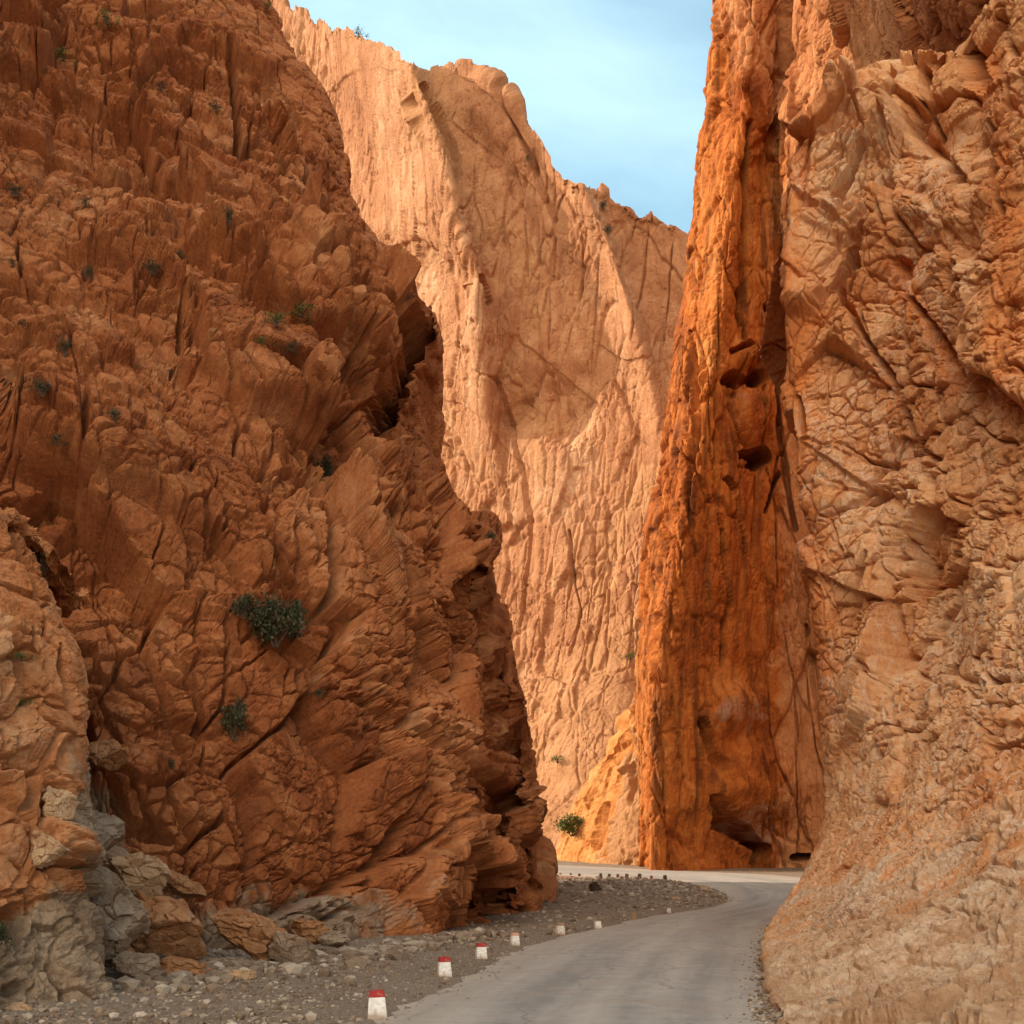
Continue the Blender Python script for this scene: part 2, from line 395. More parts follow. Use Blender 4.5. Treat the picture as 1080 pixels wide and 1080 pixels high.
    return build_sheet(A, 1.15, layers, 3, rough, cracks, bulges, (4, 11), zone, .13, (.15, .42, .3), vis=(3, 11.6), turn=(11, 12), damp=damp, wres=.13, bedmask=lambda P, scr: np.clip((np.interp(scr[:, 1], LS[:, 0], LS[:, 1]) - scr[:, 0]) / 190, .12, 1), pits=[([(441, 310), (437, 350), (431, 395), (422, 436)], 11, 9), ([(490, 545), (499, 600), (508, 660)], 6, 4), ([(541, 770), (536, 870), (530, 955)], 8, 7), ([(562, 850), (557, 935)], 6, 6), ([(516, 830), (510, 960)], 6, 5), ([(497, 870), (488, 965)], 5, 3.5), ([(526, 690), (532, 780)], 5, 4)], beds=[((.42, .1, .9), 4.2, .6), ((.38, .2, .9), 1.5, .10)])

# ------------------------------------------------------------------ left foreground buttress
def left_buttress():
    S = np.array([(430, -15), (500, -4), (545, 8), (580, 33), (615, 50), (650, 58), (690, 76), (740, 75), (780, 67), (850, 69), (900, 70), (950, 66), (1000, 78), (1040, 92), (1070, 100), (1100, 104)], float)
    cols_ = [(-560, 14), (-300, 18), (-130, 21.5), (-45, 23.6), (-12, 24.3), (0, 25.3), (-1, 26.4), (-10, 28.5), (-40, 32), (-120, 38)]
    rows = []
    for v in np.linspace(0, 1, 24):
        row = []
        for j, (o, db) in enumerate(cols_):
            pb = float(ground_py(min(db, 25.3))) + 4
            top = 545 if o >= -12 else np.interp(o, [-560, -300, -130, -45, -12], [150, 330, 460, 515, 545])
            py = pb + (top - pb) * v
            s = np.interp(py, S[:, 0], S[:, 1])
            px = s + o if j > 1 else o
            if -60 < o < 0: px = s + o * np.interp(v, [0, 1], [1.3, 1.0])
            d = db + 3.2 * v + 1.2 * v * v
            q = W(px, py, d)
            if j > 5:
                q[2] = row[5][2]
            row.append(q)
        rows.append(row)
    A = np.array([[np.asarray(p, float) for p in r] for r in rows])
    A = np.concatenate([A[:1] - np.array([0, 0, 2.]), A])
    last = A[-1:]
    A = np.concatenate([A, last + [-.3, 1.2, .35], last + [-.8, 4, .6], last + [-2, 10, .4]])
    def zone(P, scr, wob):
        low = np.clip((scr[:, 1] - 930) / 90, 0, 1) + np.clip((scr[:, 0] - 28) / 45, 0, 1) * np.clip((scr[:, 1] - 760) / 60, 0, 1) * .75
        return low + wob[:, 1] * .35
    layers = [(5.0, (1, 1, 1.2), 1.0, .3, .03), (2.0, (1, 1, 1.1), .75, .4, .035), (.85, (1, 1, .9), .26, .18, .05), (.36, (1, 1, .9), .09, .05, .1), (.16, (1, 1, 1), .035, .02, .1), (1.4, (1, 1, 1.4), 0, .25, .04)]
    rough = [(3, (1, 1, 1), .15, 5, True), (.5, (1, 1, .8), .04, 4, True), (.12, (1, 1, 1), .02, 3, False)]
    cracks = [([(12, 555), (30, 600), (40, 632)], 4, .6), ([(0, 618), (25, 628), (45, 632)], 3, .5), ([(0, 690), (28, 700)], 3, .4), ([(52, 690), (58, 745)], 3, .4), ([(25, 660), (20, 690)], 4, .5),
              ([(0, 820), (8, 850)], 8, .9), ([(2, 970), (8, 1000)], 9, 1.0), ([(35, 860), (50, 875)], 4, .6), ([(30, 918), (65, 915)], 4, .5), ([(0, 1045), (20, 1040)], 5, .5)]
    return build_sheet(A, 1.2, layers, 23, rough, cracks, [(52, 898, 20, 18, .5, 2), (20, 780, 30, 25, .4, 2)], (1, 6), zone, .26, (.2, .3, .1), vis=(0, 5.8), turn=(5, 6, 7))

# ------------------------------------------------------------------ right foreground cliff with its flared foot
RS = np.array([(-60, 905), (0, 902), (60, 888), (100, 868), (150, 838), (200, 831), (300, 830), (400, 835), (500, 846), (600, 856), (700, 868), (760, 873), (800, 877), (840, 879), (870, 878),
               (900, 866), (930, 850), (960, 829), (980, 818), (1000, 813), (1040, 819), (1075, 829), (1110, 838), (1200, 850)], float)
def right_cliff():
    def dsil(py): return np.interp(py, [-60, 150, 500, 700, 870, 930, 960, 985, 1000, 1040, 1090, 1200], [49, 48.5, 47.5, 47, 45.5, 44, 41.5, 37, 33.6, 25.6, 18.8, 12])
    def d900(py): return np.interp(py, [-60, 200, 500, 700, 800, 900, 1000, 1090, 1200], [47.5, 46.5, 45, 42.8, 40, 35, 26.4, 18.1, 12])
    def d980(py): return np.interp(py, [-60, 200, 500, 700, 800, 900, 1000, 1090, 1200], [44.5, 43, 41, 38, 35, 30.5, 23.4, 17.0, 11.4])
    def d1080(py): return np.interp(py, [-60, 200, 500, 700, 800, 900, 1000, 1090, 1200], [41, 39, 36, 33, 30.5, 26.5, 21.2, 16.4, 11])
    rows = []
    for v in np.linspace(0, 1, 44):
        row = []
        for (key, fn) in (('s', dsil), (.10, None), (.36, d900), (.66, d980), (1., d1080), (1.8, None), (3.0, None)):
            top = 135 if key == 's' else np.interp(key, [0, .1, .36, .66, 1, 1.8, 3], [135, 118, 62, 25, -20, -120, -200])
            py = 1115 + (top - 1115) * v
            s = float(np.interp(py, RS[:, 0], RS[:, 1]))
            ds = float(dsil(py))
            if key == 's': px, d = s, ds
            elif key == .10:
                px = s + .10 * (1080 - s); d = ds + (float(d900(py)) - ds) * .30
            elif fn is not None:
                px = s + key * (1080 - s); d = float(fn(py))
            else:
                d0, d1 = float(d980(py)), float(d1080(py)); px = s + key * (1080 - s)
                d = max(4.0, d1 + (d1 - d0) * (key - 1) * 1.25)
            row.append(W(px, py, d))
        e = row[0]
        back = []
        for (dx, dd) in ((12, 26), (6, 14), (1.6, 5.5), (.15, 1.6)):
            back.append(e + [dx + e[0] / e[1] * dd * .35, dd, 0])
        rows.append(back + row)
    A = np.array([[np.asarray(p, float) for p in r] for r in rows])
    A = np.concatenate([A[:1] - np.array([0, 0, 2.5]), A])
    l = A[-1:]
    A = np.concatenate([A, l + [.3, 2.2, .6], l + [1.0, 7, .2], l + [2, 16, -2]])
    cracks = [([(895, 325), (916, 360), (935, 392), (958, 450), (975, 522)], 4.5, .9), ([(943, 278), (962, 315), (982, 345), (1000, 402)], 7, .8), ([(964, 45), (971, 90), (983, 135)], 4, 1.0),
              ([(925, 135), (905, 175), (885, 205)], 5, 1.0), ([(898, 255), (905, 285)], 6, 1.3), ([(890, 290), (890, 330)], 4, .8), ([(840, 420), (846, 455)], 6, 1.0), ([(1045, 790), (1080, 780)], 5, .7), ([(1000, 570), (1030, 640)], 4, .6),
              ([(900, 660), (925, 590)], 6, .7), ([(1010, 30), (1035, 90)], 8, 1.1), ([(955, 770), (925, 700)], 4, .4), ([(1045, 130), (1065, 230)], 5, .7), ([(868, 320), (880, 300), (900, 262), (912, 240)], 5, .9)]
    bulges = [(915, 110, 50, 45, 1.4, 2), (1010, 200, 42, 42, .9, 2), (850, 315, 20, 20, .9, 2), (1000, 100, 40, 40, .7, 2), (870, 500, 30, 60, .6, 2)]
    def zone(P, scr, wob):
        low = np.clip((scr[:, 1] - (830 - .30 * (scr[:, 0] - 830))) / 230, 0, 1) * .85
        mid = .28 * np.exp(-(((scr[:, 0] - 980) / 90) ** 2 + ((scr[:, 1] - 250) / 120) ** 2))
        return low + mid + wob[:, 0] * .35
    layers = [(8, (1, 1, 1.4), 1.7, .3, .03), (3.2, (1, 1, 1.25), 1.15, .6, .03), (1.3, (1, 1, 1.1), .24, .34, .04), (.55, (1, 1, 1), .075, .1, .06), (.24, (1, 1, 1), .04, .03, .1), (2.4, (1, 1, 1.8), 0, .8, .022), (.9, (1, 1, 1.2), 0, .22, .04)]
    rough = [(4, (1, 1, 1), .15, 4, False), (.7, (1, 1, .9), .05, 4, False), (.16, (1, 1, 1.5), .03, 3, False)]
    def damp(P, scr):
        t = np.clip((scr[:, 1] - 740) / 160, 0, 1)
        g = np.clip((scr[:, 0] - np.interp(scr[:, 1], RS[:, 0], RS[:, 1])) / 60, 0, 1)
        return (1 - .62 * t) * (.35 + .65 * g)
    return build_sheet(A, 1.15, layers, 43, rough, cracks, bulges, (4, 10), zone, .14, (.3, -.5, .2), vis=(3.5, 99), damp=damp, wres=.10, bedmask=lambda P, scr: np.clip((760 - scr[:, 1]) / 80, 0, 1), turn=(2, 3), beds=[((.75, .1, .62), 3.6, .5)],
                       post=lambda P, scr: np.clip((scr[:, 1] - 720) / 120, 0, 1) * (.17 * fbm(P / [.36, .36, .55], 811, 3, .6, True) + .42 * fbm(P / [1.3, 1.3, 2.2], 821, 4, .55, True)),
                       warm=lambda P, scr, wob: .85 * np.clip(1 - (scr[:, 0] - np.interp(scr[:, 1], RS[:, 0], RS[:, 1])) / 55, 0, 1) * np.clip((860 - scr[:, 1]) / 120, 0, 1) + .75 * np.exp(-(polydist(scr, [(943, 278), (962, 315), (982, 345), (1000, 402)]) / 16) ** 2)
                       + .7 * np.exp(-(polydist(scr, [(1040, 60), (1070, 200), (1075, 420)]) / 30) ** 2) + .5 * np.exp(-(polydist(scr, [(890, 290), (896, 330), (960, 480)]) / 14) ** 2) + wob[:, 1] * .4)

# ------------------------------------------------------------------ tall orange wall behind it
ME = np.array([(-200, 772), (0, 758), (50, 755), (100, 749), (150, 742), (200, 735), (250, 731), (300, 723), (350, 713), (400, 707), (450, 702), (500, 695), (550, 689), (600, 683), (650, 676), (700, 671),
               (750, 671), (800, 673), (850, 676), (920, 678), (1000, 680)], float)
def mid_wall():
    rows = []
    for v in np.linspace(0, 1, 36):
        py = 926 + (-190 - 926) * v
        e = float(np.interp(py, ME[:, 0], ME[:, 1]))
        lean = np.interp(py, [-190, 0, 300, 920], [-9, -6, -2, 0])
        row = []
        pts = [(e, 152), (e + 10, 147.5), (e + np.interp(py, [0, 400, 800, 920], [34, 40, 16, 9]), 141), (e + 75, 142.5), (np.interp(py, [0, 920], [838, 790]), np.interp(py, [0, 500, 920], [137, 145, 148])),
               (np.interp(py, [0, 920], [900, 850]), np.interp(py, [0, 400, 920], [112, 140, 149])), (np.interp(py, [0, 920], [990, 930]), np.interp(py, [0, 400, 920], [80, 120, 146])),
               (np.interp(py, [0, 920], [1100, 1050]), np.interp(py, [0, 400, 920], [68, 92, 128])), (1300, np.interp(py, [0, 920], [56, 110]))]
        for (px, d) in pts: row.append(W(px, py, d + lean))
        q0 = row[0]; back = []
        for (dx, dd) in ((70, 75), (30, 42), (8, 20), (1.2, 7), (.1, 2.)): back.append(q0 + [dx + q0[0] / q0[1] * dd * .2, dd, 0])
        rows.append(back + row)
    A = np.array([[np.asarray(p, float) for p in r] for r in rows])
    A = np.concatenate([A[:1] - np.array([0, 0, 5.]), A])
    l = A[-1:]
    A = np.concatenate([A, l + [6, 6, 16], l + [25, 20, 30]])
    cracks = [([(752, 842), (764, 868), (788, 884), (806, 900)], 7, 5), ([(795, 912), (808, 900)], 10, 8), ([(838, 905), (858, 905)], 7, 6), ([(740, 760), (752, 795), (760, 805)], 5, 3),
              ([(770, 370), (790, 362), (802, 378), (806, 398)], 4.5, 2.5), ([(773, 398), (778, 402)], 8, 5), ([(795, 402), (800, 396)], 9, 5), ([(785, 478), (803, 480), (795, 490)], 9, 6), ([(820, 150), (818, 330), (822, 450), (838, 560)], 4, 2.5),
              ([(780, 305), (781, 340)], 4, 2), ([(808, 320), (812, 345)], 4, 3), ([(768, 505), (775, 515)], 5, 3), ([(820, 500), (808, 540)], 4, 2), ([(728, 350), (735, 450), (725, 520)], 3, 1.5),
              ([(760, 560), (768, 640), (760, 700)], 3, 1.4), ([(692, 650), (690, 720)], 4, 1.5), ([(783, 320), (790, 130)], 5, 2.0), ([(850, 660), (868, 770)], 4, 1.2)]
    bulges = [(800, 830, 45, 38, 3.2, 2), (785, 372, 12, 14, 2.0, 2), (775, 750, 30, 25, 1.8, 2), (797, 435, 16, 26, 1.5, 2), (735, 880, 40, 30, -1.5, 2)]
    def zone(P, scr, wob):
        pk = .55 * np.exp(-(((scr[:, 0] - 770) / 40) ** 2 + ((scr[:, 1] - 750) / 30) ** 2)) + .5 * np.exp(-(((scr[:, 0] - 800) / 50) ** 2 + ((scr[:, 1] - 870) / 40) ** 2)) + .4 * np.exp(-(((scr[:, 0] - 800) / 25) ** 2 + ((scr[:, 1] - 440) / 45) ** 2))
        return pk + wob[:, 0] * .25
    layers = [(16, (.7, 1, 2.6), 2.2, .4, .03), (6.5, (.7, 1, 2.6), 1.1, .7, .03), (2.8, (.7, 1, 2.3), .42, .5, .04), (1.2, (.8, 1, 1.9), .15, .2, .06), (.55, (.9, 1, 1.6), .06, .06, .09), (5, (.6, 1, 3.5), 0, .9, .025)]
    rough = [(8, (.8, 1, 2.4), .6, 5, True), (1.8, (.7, 1, 3.), .16, 4, True), (.6, (1, 1, 2), .06, 3, False)]
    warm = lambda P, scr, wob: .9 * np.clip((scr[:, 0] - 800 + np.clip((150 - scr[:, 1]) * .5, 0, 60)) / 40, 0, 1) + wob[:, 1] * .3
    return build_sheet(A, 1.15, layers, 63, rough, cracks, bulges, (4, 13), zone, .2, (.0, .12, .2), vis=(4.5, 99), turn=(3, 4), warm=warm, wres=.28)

# ------------------------------------------------------------------ far sunlit mountain wall
SKY = np.array([(0, -180), (150, -90), (230, -40), (290, -2), (320, 11), (345, 22), (375, 38), (400, 47), (420, 50), (430, 56), (442, 71), (452, 69), (470, 66), (490, 65), (503, 69), (515, 80), (525, 93), (535, 105), (550, 114), (562, 132),
                (572, 152), (585, 172), (598, 190), (612, 196), (630, 196), (650, 203), (662, 214), (680, 217), (700, 228), (718, 242), (732, 260), (760, 285), (820, 310), (900, 335)], float)
def far_wall():
    r1 = lambda py: np.interp(py, [-60, 70, 160, 240, 285, 320, 420, 600, 905], [415, 441, 472, 487, 510, 506, 518, 540, 566])
    r2 = lambda py: np.interp(py, [-60, 200, 250, 330, 420, 480, 700, 905], [590, 614, 640, 666, 691, 702, 716, 726])
    # (column, distance high up, distance low down): the two ridges die out towards the foot
    cdef = [(lambda p: 60, 470, 455), (lambda p: 210, 432, 415), (lambda p: 330, 388, 372), (lambda p: r1(p) - 75, 352, 338), (lambda p: r1(p) - 28, 320, 326), (lambda p: r1(p) - 4, 305, 321), (lambda p: r1(p) + 14, 316, 317), (lambda p: r1(p) + 50, 312, 307),
            (lambda p: r1(p) * .45 + r2(p) * .55, 306, 300), (lambda p: r2(p) - 22, 296, 292), (lambda p: r2(p), 284, 286), (lambda p: r2(p) + 14, 293, 283), (lambda p: r2(p) + 50, 290, 276), (lambda p: 810, 272, 262), (lambda p: 900, 255, 250)]
    rows = []
    for v in np.linspace(0, 1, 34):
        row = []
        for j, (fx, dhi, dlo) in enumerate(cdef):
            top = 100.
            for _ in range(6): top = float(np.interp(fx(top), SKY[:, 0], SKY[:, 1]))
            pb = 907.
            py = pb + (top - pb) * v
            dd = np.interp(py, [330, 520], [dhi, dlo]) + np.interp(py, [-100, 60, 300, 520, 700, 830, 905], [28, 18, 4, 0, -16, -48, -78])
            row.append(W(fx(py), py, dd))
        rows.append(row)
    A = np.array([[np.asarray(p, float) for p in r] for r in rows])
    A = np.concatenate([A[:1] - np.array([0, 0, 8.]), A])
    l = A[-1:]
    A = np.concatenate([A, l + [0, 10, 1.5], l + [0, 40, 0], l + [0, 110, -15]])
    cracks = [([(447, 84), (462, 115), (478, 160), (484, 185)], 6, 9), ([(508, 293), (516, 318)], 4, 7), ([(523, 390), (545, 470), (560, 540)], 3, 1.6), ([(585, 250), (575, 330)], 2, 1), ([(560, 545), (548, 660)], 1.8, 1.5), ([(600, 560), (610, 640), (598, 690)], 1.8, 1.5), ([(530, 100), (560, 170), (585, 230)], 3, 2)]
    bulges = [(580, 425, 45, 40, -5, 2), (630, 760, 60, 60, 4, 1.5), (520, 110, 30, 40, 4, 2)]
    def zone(P, scr, wob):
        tal = np.clip(((scr[:, 1] - 660) + (scr[:, 0] - 560) * .55) / 80, 0, 1) * np.clip((scr[:, 1] - 470) / 40, 0, 1) * np.clip((scr[:, 0] - 535) / 30, 0, 1)
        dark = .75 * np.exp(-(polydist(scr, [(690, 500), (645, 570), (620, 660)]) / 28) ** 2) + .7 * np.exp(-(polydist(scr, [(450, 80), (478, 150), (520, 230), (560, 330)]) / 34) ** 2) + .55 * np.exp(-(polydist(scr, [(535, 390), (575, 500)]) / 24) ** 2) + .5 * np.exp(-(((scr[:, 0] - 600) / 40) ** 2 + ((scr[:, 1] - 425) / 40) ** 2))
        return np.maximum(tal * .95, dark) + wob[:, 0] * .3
    layers = [(55, (.8, 1, 1.8), 3.4, .8, .03), (22, (.65, 1, 2.1), 1.7, 1.0, .03), (9, (.65, 1, 2.0), .78, .65, .045), (4, (.75, 1, 1.5), .42, .3, .06), (1.9, (.8, 1, 1.3), .15, .1, .09), (14, (.5, 1, 3.5), 0, 1.0, .025)]
    rough = [(24, (.8, 1, 2.0), 1.3, 5, False), (7, (.55, 1, 2.8), .45, 4, False), (2, (.7, 1, 1.8), .16, 3, False)]
    def lift(P, scr):
        w_ = np.clip(1.25 - (scr[:, 1] - np.interp(scr[:, 0], SKY[:, 0], SKY[:, 1])) / 22, 0, 1) ** 1.5
        a = hrand(worley(P * [1, .25, 0] / 9 + .3 * np.stack([fbm(P / 8, 870 + q, 2) for q in range(3)], -1), 861)[:, 5], 1) - .6
        b = hrand(worley(P * [1, .25, 0] / 3.5, 862)[:, 5], 1) - .6
        return w_ * (3.6 * a + 1.5 * b + 2.4 * fbm(P * [1, .2, 0] / 5, 865, 4))
    def damp(P, scr):
        return np.clip((scr[:, 1] - np.interp(scr[:, 0], SKY[:, 0], SKY[:, 1])) / 30, .6, 1)
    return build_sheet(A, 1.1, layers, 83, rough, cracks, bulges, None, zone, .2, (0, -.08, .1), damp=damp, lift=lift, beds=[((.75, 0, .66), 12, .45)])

# ------------------------------------------------------------------ amber spur at the bend
def spur():
    cd = [(575, 176, 915), (583, 174, 906), (597, 171, 868), (612, 168, 842), (630, 164, 812), (650, 160, 782), (668, 157, 744), (690, 155, 726), (730, 154, 715)]
    rows = []
    for v in np.linspace(0, 1, 14):
        row = []
        for (px, d, top) in cd:
            pb = float(ground_py(d)) + 3
            row.append(W(px + (1 - v) * np.interp(px, [575, 640, 730], [4, 0, 0]), pb + (top - pb) * v, d + 7 * v))
        rows.append(row)
    A = np.array([[np.asarray(p, float) for p in r] for r in rows])
    A = np.concatenate([A[:1] - np.array([0, 0, 4.]), A])
    l = A[-1:]
    A = np.concatenate([A, l + [.3, 2.5, .5], l + [1.5, 9, .2], l + [4, 22, -4]])
    layers = [(7, (1, 1, 1.4), 1.6, .3, .06), (3, (1, 1, 1.2), .8, .25, .07), (1.3, (1, 1, 1), .35, .12, .08)]
    rough = [(4, (1, 1, 1), .7, 5, True), (1, (1, 1, 1), .2, 3, True)]
    zone = lambda P, scr, wob: np.clip((scr[:, 0] - 618) / 30 - (905 - scr[:, 1]) / 110, 0, 1) * .9 + wob[:, 0] * .3
    return build_sheet(A, .9, layers, 103, rough, [([(640, 850), (628, 890)], 5, 1.5)], [], None, zone, .4, (0, .2, 0))

for nm, fn, mat, lab, cat in (
        ('left_cliff', left_cliff, M_LEFT, 'huge red brown fractured cliff dotted with shrubs, rising from the gravel beside the marker stones', 'cliff'),
        ('left_buttress', left_buttress, M_NEAR, 'small knobbly foreground rock buttress with grey foot, in front of the red cliff', 'cliff'),
        ('right_cliff', right_cliff, M_RIGHT, 'tan craggy cliff with pale veined flaring foot at the road edge', 'cliff'),
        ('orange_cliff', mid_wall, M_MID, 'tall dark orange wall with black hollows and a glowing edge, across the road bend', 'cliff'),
        ('far_cliff', far_wall, M_FAR, 'pale sunlit mountain wall closing the gorge under the sky', 'mountain'),
        ('rock_spur', spur, M_SPUR, 'low glowing amber rock spur where the road disappears round the bend', 'cliff')):
    V, Q, at = fn()
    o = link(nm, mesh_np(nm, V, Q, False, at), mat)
    tag(o, lab, cat, None, 'structure')
    del V, Q, at

# ------------------------------------------------------------------ road
RL = np.array([(-4.6, -60), (-4.6, -15), (-4.2, 8), (-2.9, 20.6), (-2.35, 24.5), (-1.35, 30), (-.55, 36), (.75, 43), (2.9, 51), (4.9, 56), (7.9, 64), (10.6, 69), (14.6, 76), (17.6, 85), (19.2, 94), (19.6, 103), (18.3, 111), (15.2, 117), (10.0, 123.5), (3.5, 131), (-6, 139), (-30, 150), (-80, 166), (-200, 196)], float)
RR = np.array([(4.6, -60), (4.6, -15), (4.8, 8), (5.9, 20.6), (6.5, 24.5), (7.8, 30), (9.2, 36), (11, 43), (13.2, 51), (14.8, 56), (17.6, 64), (19.6, 69), (22.6, 76), (26.5, 85), (30.5, 94), (34, 104), (35, 118), (31.5, 130), (22.5, 139.5), (13, 152), (0, 165), (-28, 177), (-80, 190), (-200, 216)], float)
def dens(A, n=14):
    return catmull(np.concatenate([A, np.zeros((len(A), 1))], 1)[:, None, :], [n] * (len(A) - 1))[:, 0, :2]
dl, dr = dens(RL), dens(RR)
cen, hw = (dl + dr) / 2, np.linalg.norm(dr - dl, axis=1) / 2
def road_sd(xy):
    """signed distance outside (+) / inside (-) of the road, in metres, and along-index"""
    def fn(q):
        d = np.linalg.norm(q[:, None, :] - cen[None], axis=2) - hw[None]
        i = d.argmin(1)
        return np.stack([d[np.arange(len(q)), i], i], 1)
    return np.concatenate([fn(c) for c in np.array_split(xy, max(1, len(xy) // 20000))])
def ground_rel(x, y, sd):
    P = np.stack([x, y, np.zeros_like(x)], -1)
    out = np.clip(sd / 1.6, 0, 1)
    r = .22 * fbm(P / 7, 201, 4) + .10 * fbm(P / 1.6, 207, 4) + .035 * fbm(P / .4, 213, 3)
    bank = .5 * np.exp(-((x - 13) / 6.5) ** 2 - ((y - 102) / 16) ** 2)      # rubble heap inside the bend
    return out * (r + bank + .02) - .05 * np.clip(1 - sd / .5, 0, 1) - .14 * np.clip(-sd / .6, 0, 1)
def ground_h(x, y):
    sd = road_sd(np.stack([x, y], -1))[:, 0]
    return base_z(y) + ground_rel(x, y, sd), sd
def ground():
    xs = np.concatenate([[-3000, -1200, -500, -250, -140, -90, -60, -42, -32, -25, -20], np.arange(-16.5, 16, .13), np.arange(16, 34, .3), [36, 40, 46, 55, 70, 100, 160, 300, 700, 3000]])
    ys = np.concatenate([[-3000, -900, -300, -120, -60, -30, -15, -6, 0, 5, 9, 12], np.arange(14, 62, .13), np.arange(62, 120, .32), np.arange(120, 185, .9), [190, 200, 215, 235, 260, 300, 380, 500, 800, 1500, 4000]])
    X, Y = np.meshgrid(xs, ys); x, y = X.ravel(), Y.ravel()
    z, sd = ground_h(x, y)
    V = np.stack([x, y, z], -1)
    Q = grid_quads(len(ys), len(xs))
    m, nt, out = nodes('gravel_ground')
    vec = nd(nt, 'ShaderNodeNewGeometry').outputs['Position']
    a = noise(nt, vec, .25, 6, .6).outputs['Fac']; b = noise(nt, vec, 6, 8, .7).outputs['Fac']
    vo = nd(nt, 'ShaderNodeTexVoronoi', {'Vector': vec, 'Scale': 14.}); vs = nd(nt, 'ShaderNodeTexVoronoi', {'Vector': vec, 'Scale': 34.})
    c = ramp(nt, math_(nt, 'ADD', math_(nt, 'MULTIPLY', a, .55), math_(nt, 'MULTIPLY', b, .45)), [(.33, (.135, .09, .062)), (.5, (.225, .16, .115)), (.66, (.32, .24, .18))])
    c = mixc(nt, .5, c, mixc(nt, vo.outputs['Color'], (.11, .075, .05), (.36, .27, .20)))
    c = mixc(nt, .3, c, mixc(nt, vs.outputs['Color'], (.09, .06, .04), (.40, .31, .23)))
    red = nd(nt, 'ShaderNodeAttribute', attribute_name='red').outputs['Fac']
    c = mixc(nt, math_(nt, 'MULTIPLY', red, .8), c, (.40, .17, .07))
    h = math_(nt, 'ADD', math_(nt, 'MULTIPLY', vo.outputs['Distance'], -.6), math_(nt, 'ADD', math_(nt, 'MULTIPLY', vs.outputs['Distance'], -.3), b))
    bp = nd(nt, 'ShaderNodeBump', {'Height': h, 'Strength': .9, 'Distance': .06})
    finish(nt, out, c, .95, bp.outputs[0], .15)
    red = np.clip((y - 116) / 6, 0, 1) * np.clip((140 - y) / 8, 0, 1) * np.clip((12 - x) / 8, 0, 1) + .5 * np.exp(-((x - 19) / 3) ** 2 - ((y - 88) / 6) ** 2)
    return tag(link('ground', mesh_np('ground', V, Q, True, {'red': red}), m), 'brown gravel floor of the gorge', None, None, 'structure')
ground()
def road():
    n = len(dl); seg = 26
    L, Rr = dens(RL, 40), dens(RR, 40); n = len(L)
    t = np.linspace(0, 1, seg)[None, :, None]
    XY = L[:, None] * (1 - t) + Rr[:, None] * t
    # broken pavement edge
    P = np.concatenate([XY, np.zeros(XY.shape[:2] + (1,))], -1)
    tv = np.broadcast_to(t[..., 0], XY.shape[:2])
    wn = fbm(P.reshape(-1, 3) / 1.1, 231, 5).reshape(XY.shape[:2])
    dirv = (Rr - L) / np.linalg.norm(Rr - L, axis=1, keepdims=True)
    ed = np.exp(-(tv / .04) ** 2) - np.exp(-((1 - tv) / .04) ** 2)
    XY = XY + dirv[:, None] * (ed * wn * 2.2)[..., None]
    x, y = XY[..., 0], XY[..., 1]
    z = base_z(y) + .02 + .07 * np.sin(np.pi * tv) + .03 * fbm(np.stack([x, y, x * 0], -1).reshape(-1, 3) / 3, 241, 3).reshape(x.shape)
    z -= .11 * (np.exp(-(tv / .012) ** 2) + np.exp(-((1 - tv) / .012) ** 2))
    V = np.stack([x, y, z], -1).reshape(-1, 3)
    m, nt, out = nodes('worn_asphalt')
    vec = nd(nt, 'ShaderNodeNewGeometry').outputs['Position']
    u = nd(nt, 'ShaderNodeAttribute', attribute_name='across').outputs['Fac']
    a = noise(nt, vec, .22, 6, .6, .5).outputs['Fac']; b = noise(nt, vec, 1.8, 8, .65, .3).outputs['Fac']; g = noise(nt, vec, 45, 4, .7).outputs['Fac']
    al = nd(nt, 'ShaderNodeAttribute', attribute_name='along').outputs['Fac']
    cmb = nd(nt, 'ShaderNodeCombineXYZ', {0: math_(nt, 'MULTIPLY', u, 9.), 1: math_(nt, 'MULTIPLY', al, .05), 2: 0.})
    lane = noise(nt, cmb.outputs[0], .8, 5, .55, .25).outputs['Fac']
    f = math_(nt, 'ADD', math_(nt, 'MULTIPLY', a, .2), math_(nt, 'ADD', math_(nt, 'MULTIPLY', b, .3), math_(nt, 'MULTIPLY', lane, .5)))
    c = ramp(nt, f, [(.40, (.19, .172, .156)), (.48, (.33, .292, .258)), (.56, (.45, .39, .33)), (.66, (.56, .47, .38))])
    # dust drifted in from both verges
    e = math_(nt, 'MINIMUM', u, math_(nt, 'SUBTRACT', 1., u))
    dust = maprange(nt, math_(nt, 'ADD', e, math_(nt, 'MULTIPLY', math_(nt, 'SUBTRACT', b, .5), .32)),   .24, 0.)
    c = mixc(nt, math_(nt, 'MULTIPLY', dust, .8), c, (.50, .375, .27))
    patch = math_(nt, 'MULTIPLY', maprange(nt, noise(nt, mapping(nt, vec, (.5, 1, 1)), .5, 6, .6, .8).outputs['Fac'], .52, .64), .6)
    c = mixc(nt, patch, c, (.36, .26, .19))
    crk = nd(nt, 'ShaderNodeTexVoronoi', {'Vector': nd(nt, 'ShaderNodeVectorMath', {0: vec, 1: noise(nt, vec, .9, 5).outputs['Color']}, operation='ADD').outputs[0], 'Scale': .33}, feature='DISTANCE_TO_EDGE').outputs['Distance']
    ck = math_(nt, 'MULTIPLY', maprange(nt, crk, .016, .004), maprange(nt, a, .40, .52))
    c = mixc(nt, math_(nt, 'MULTIPLY', ck, .6), c, (.07, .065, .06))
    c = mixc(nt, .45, c, mixc(nt, maprange(nt, g, .35, .65), (.12, .11, .10), (.46, .41, .36)))
    h = math_(nt, 'ADD', math_(nt, 'MULTIPLY', g, .3), b)
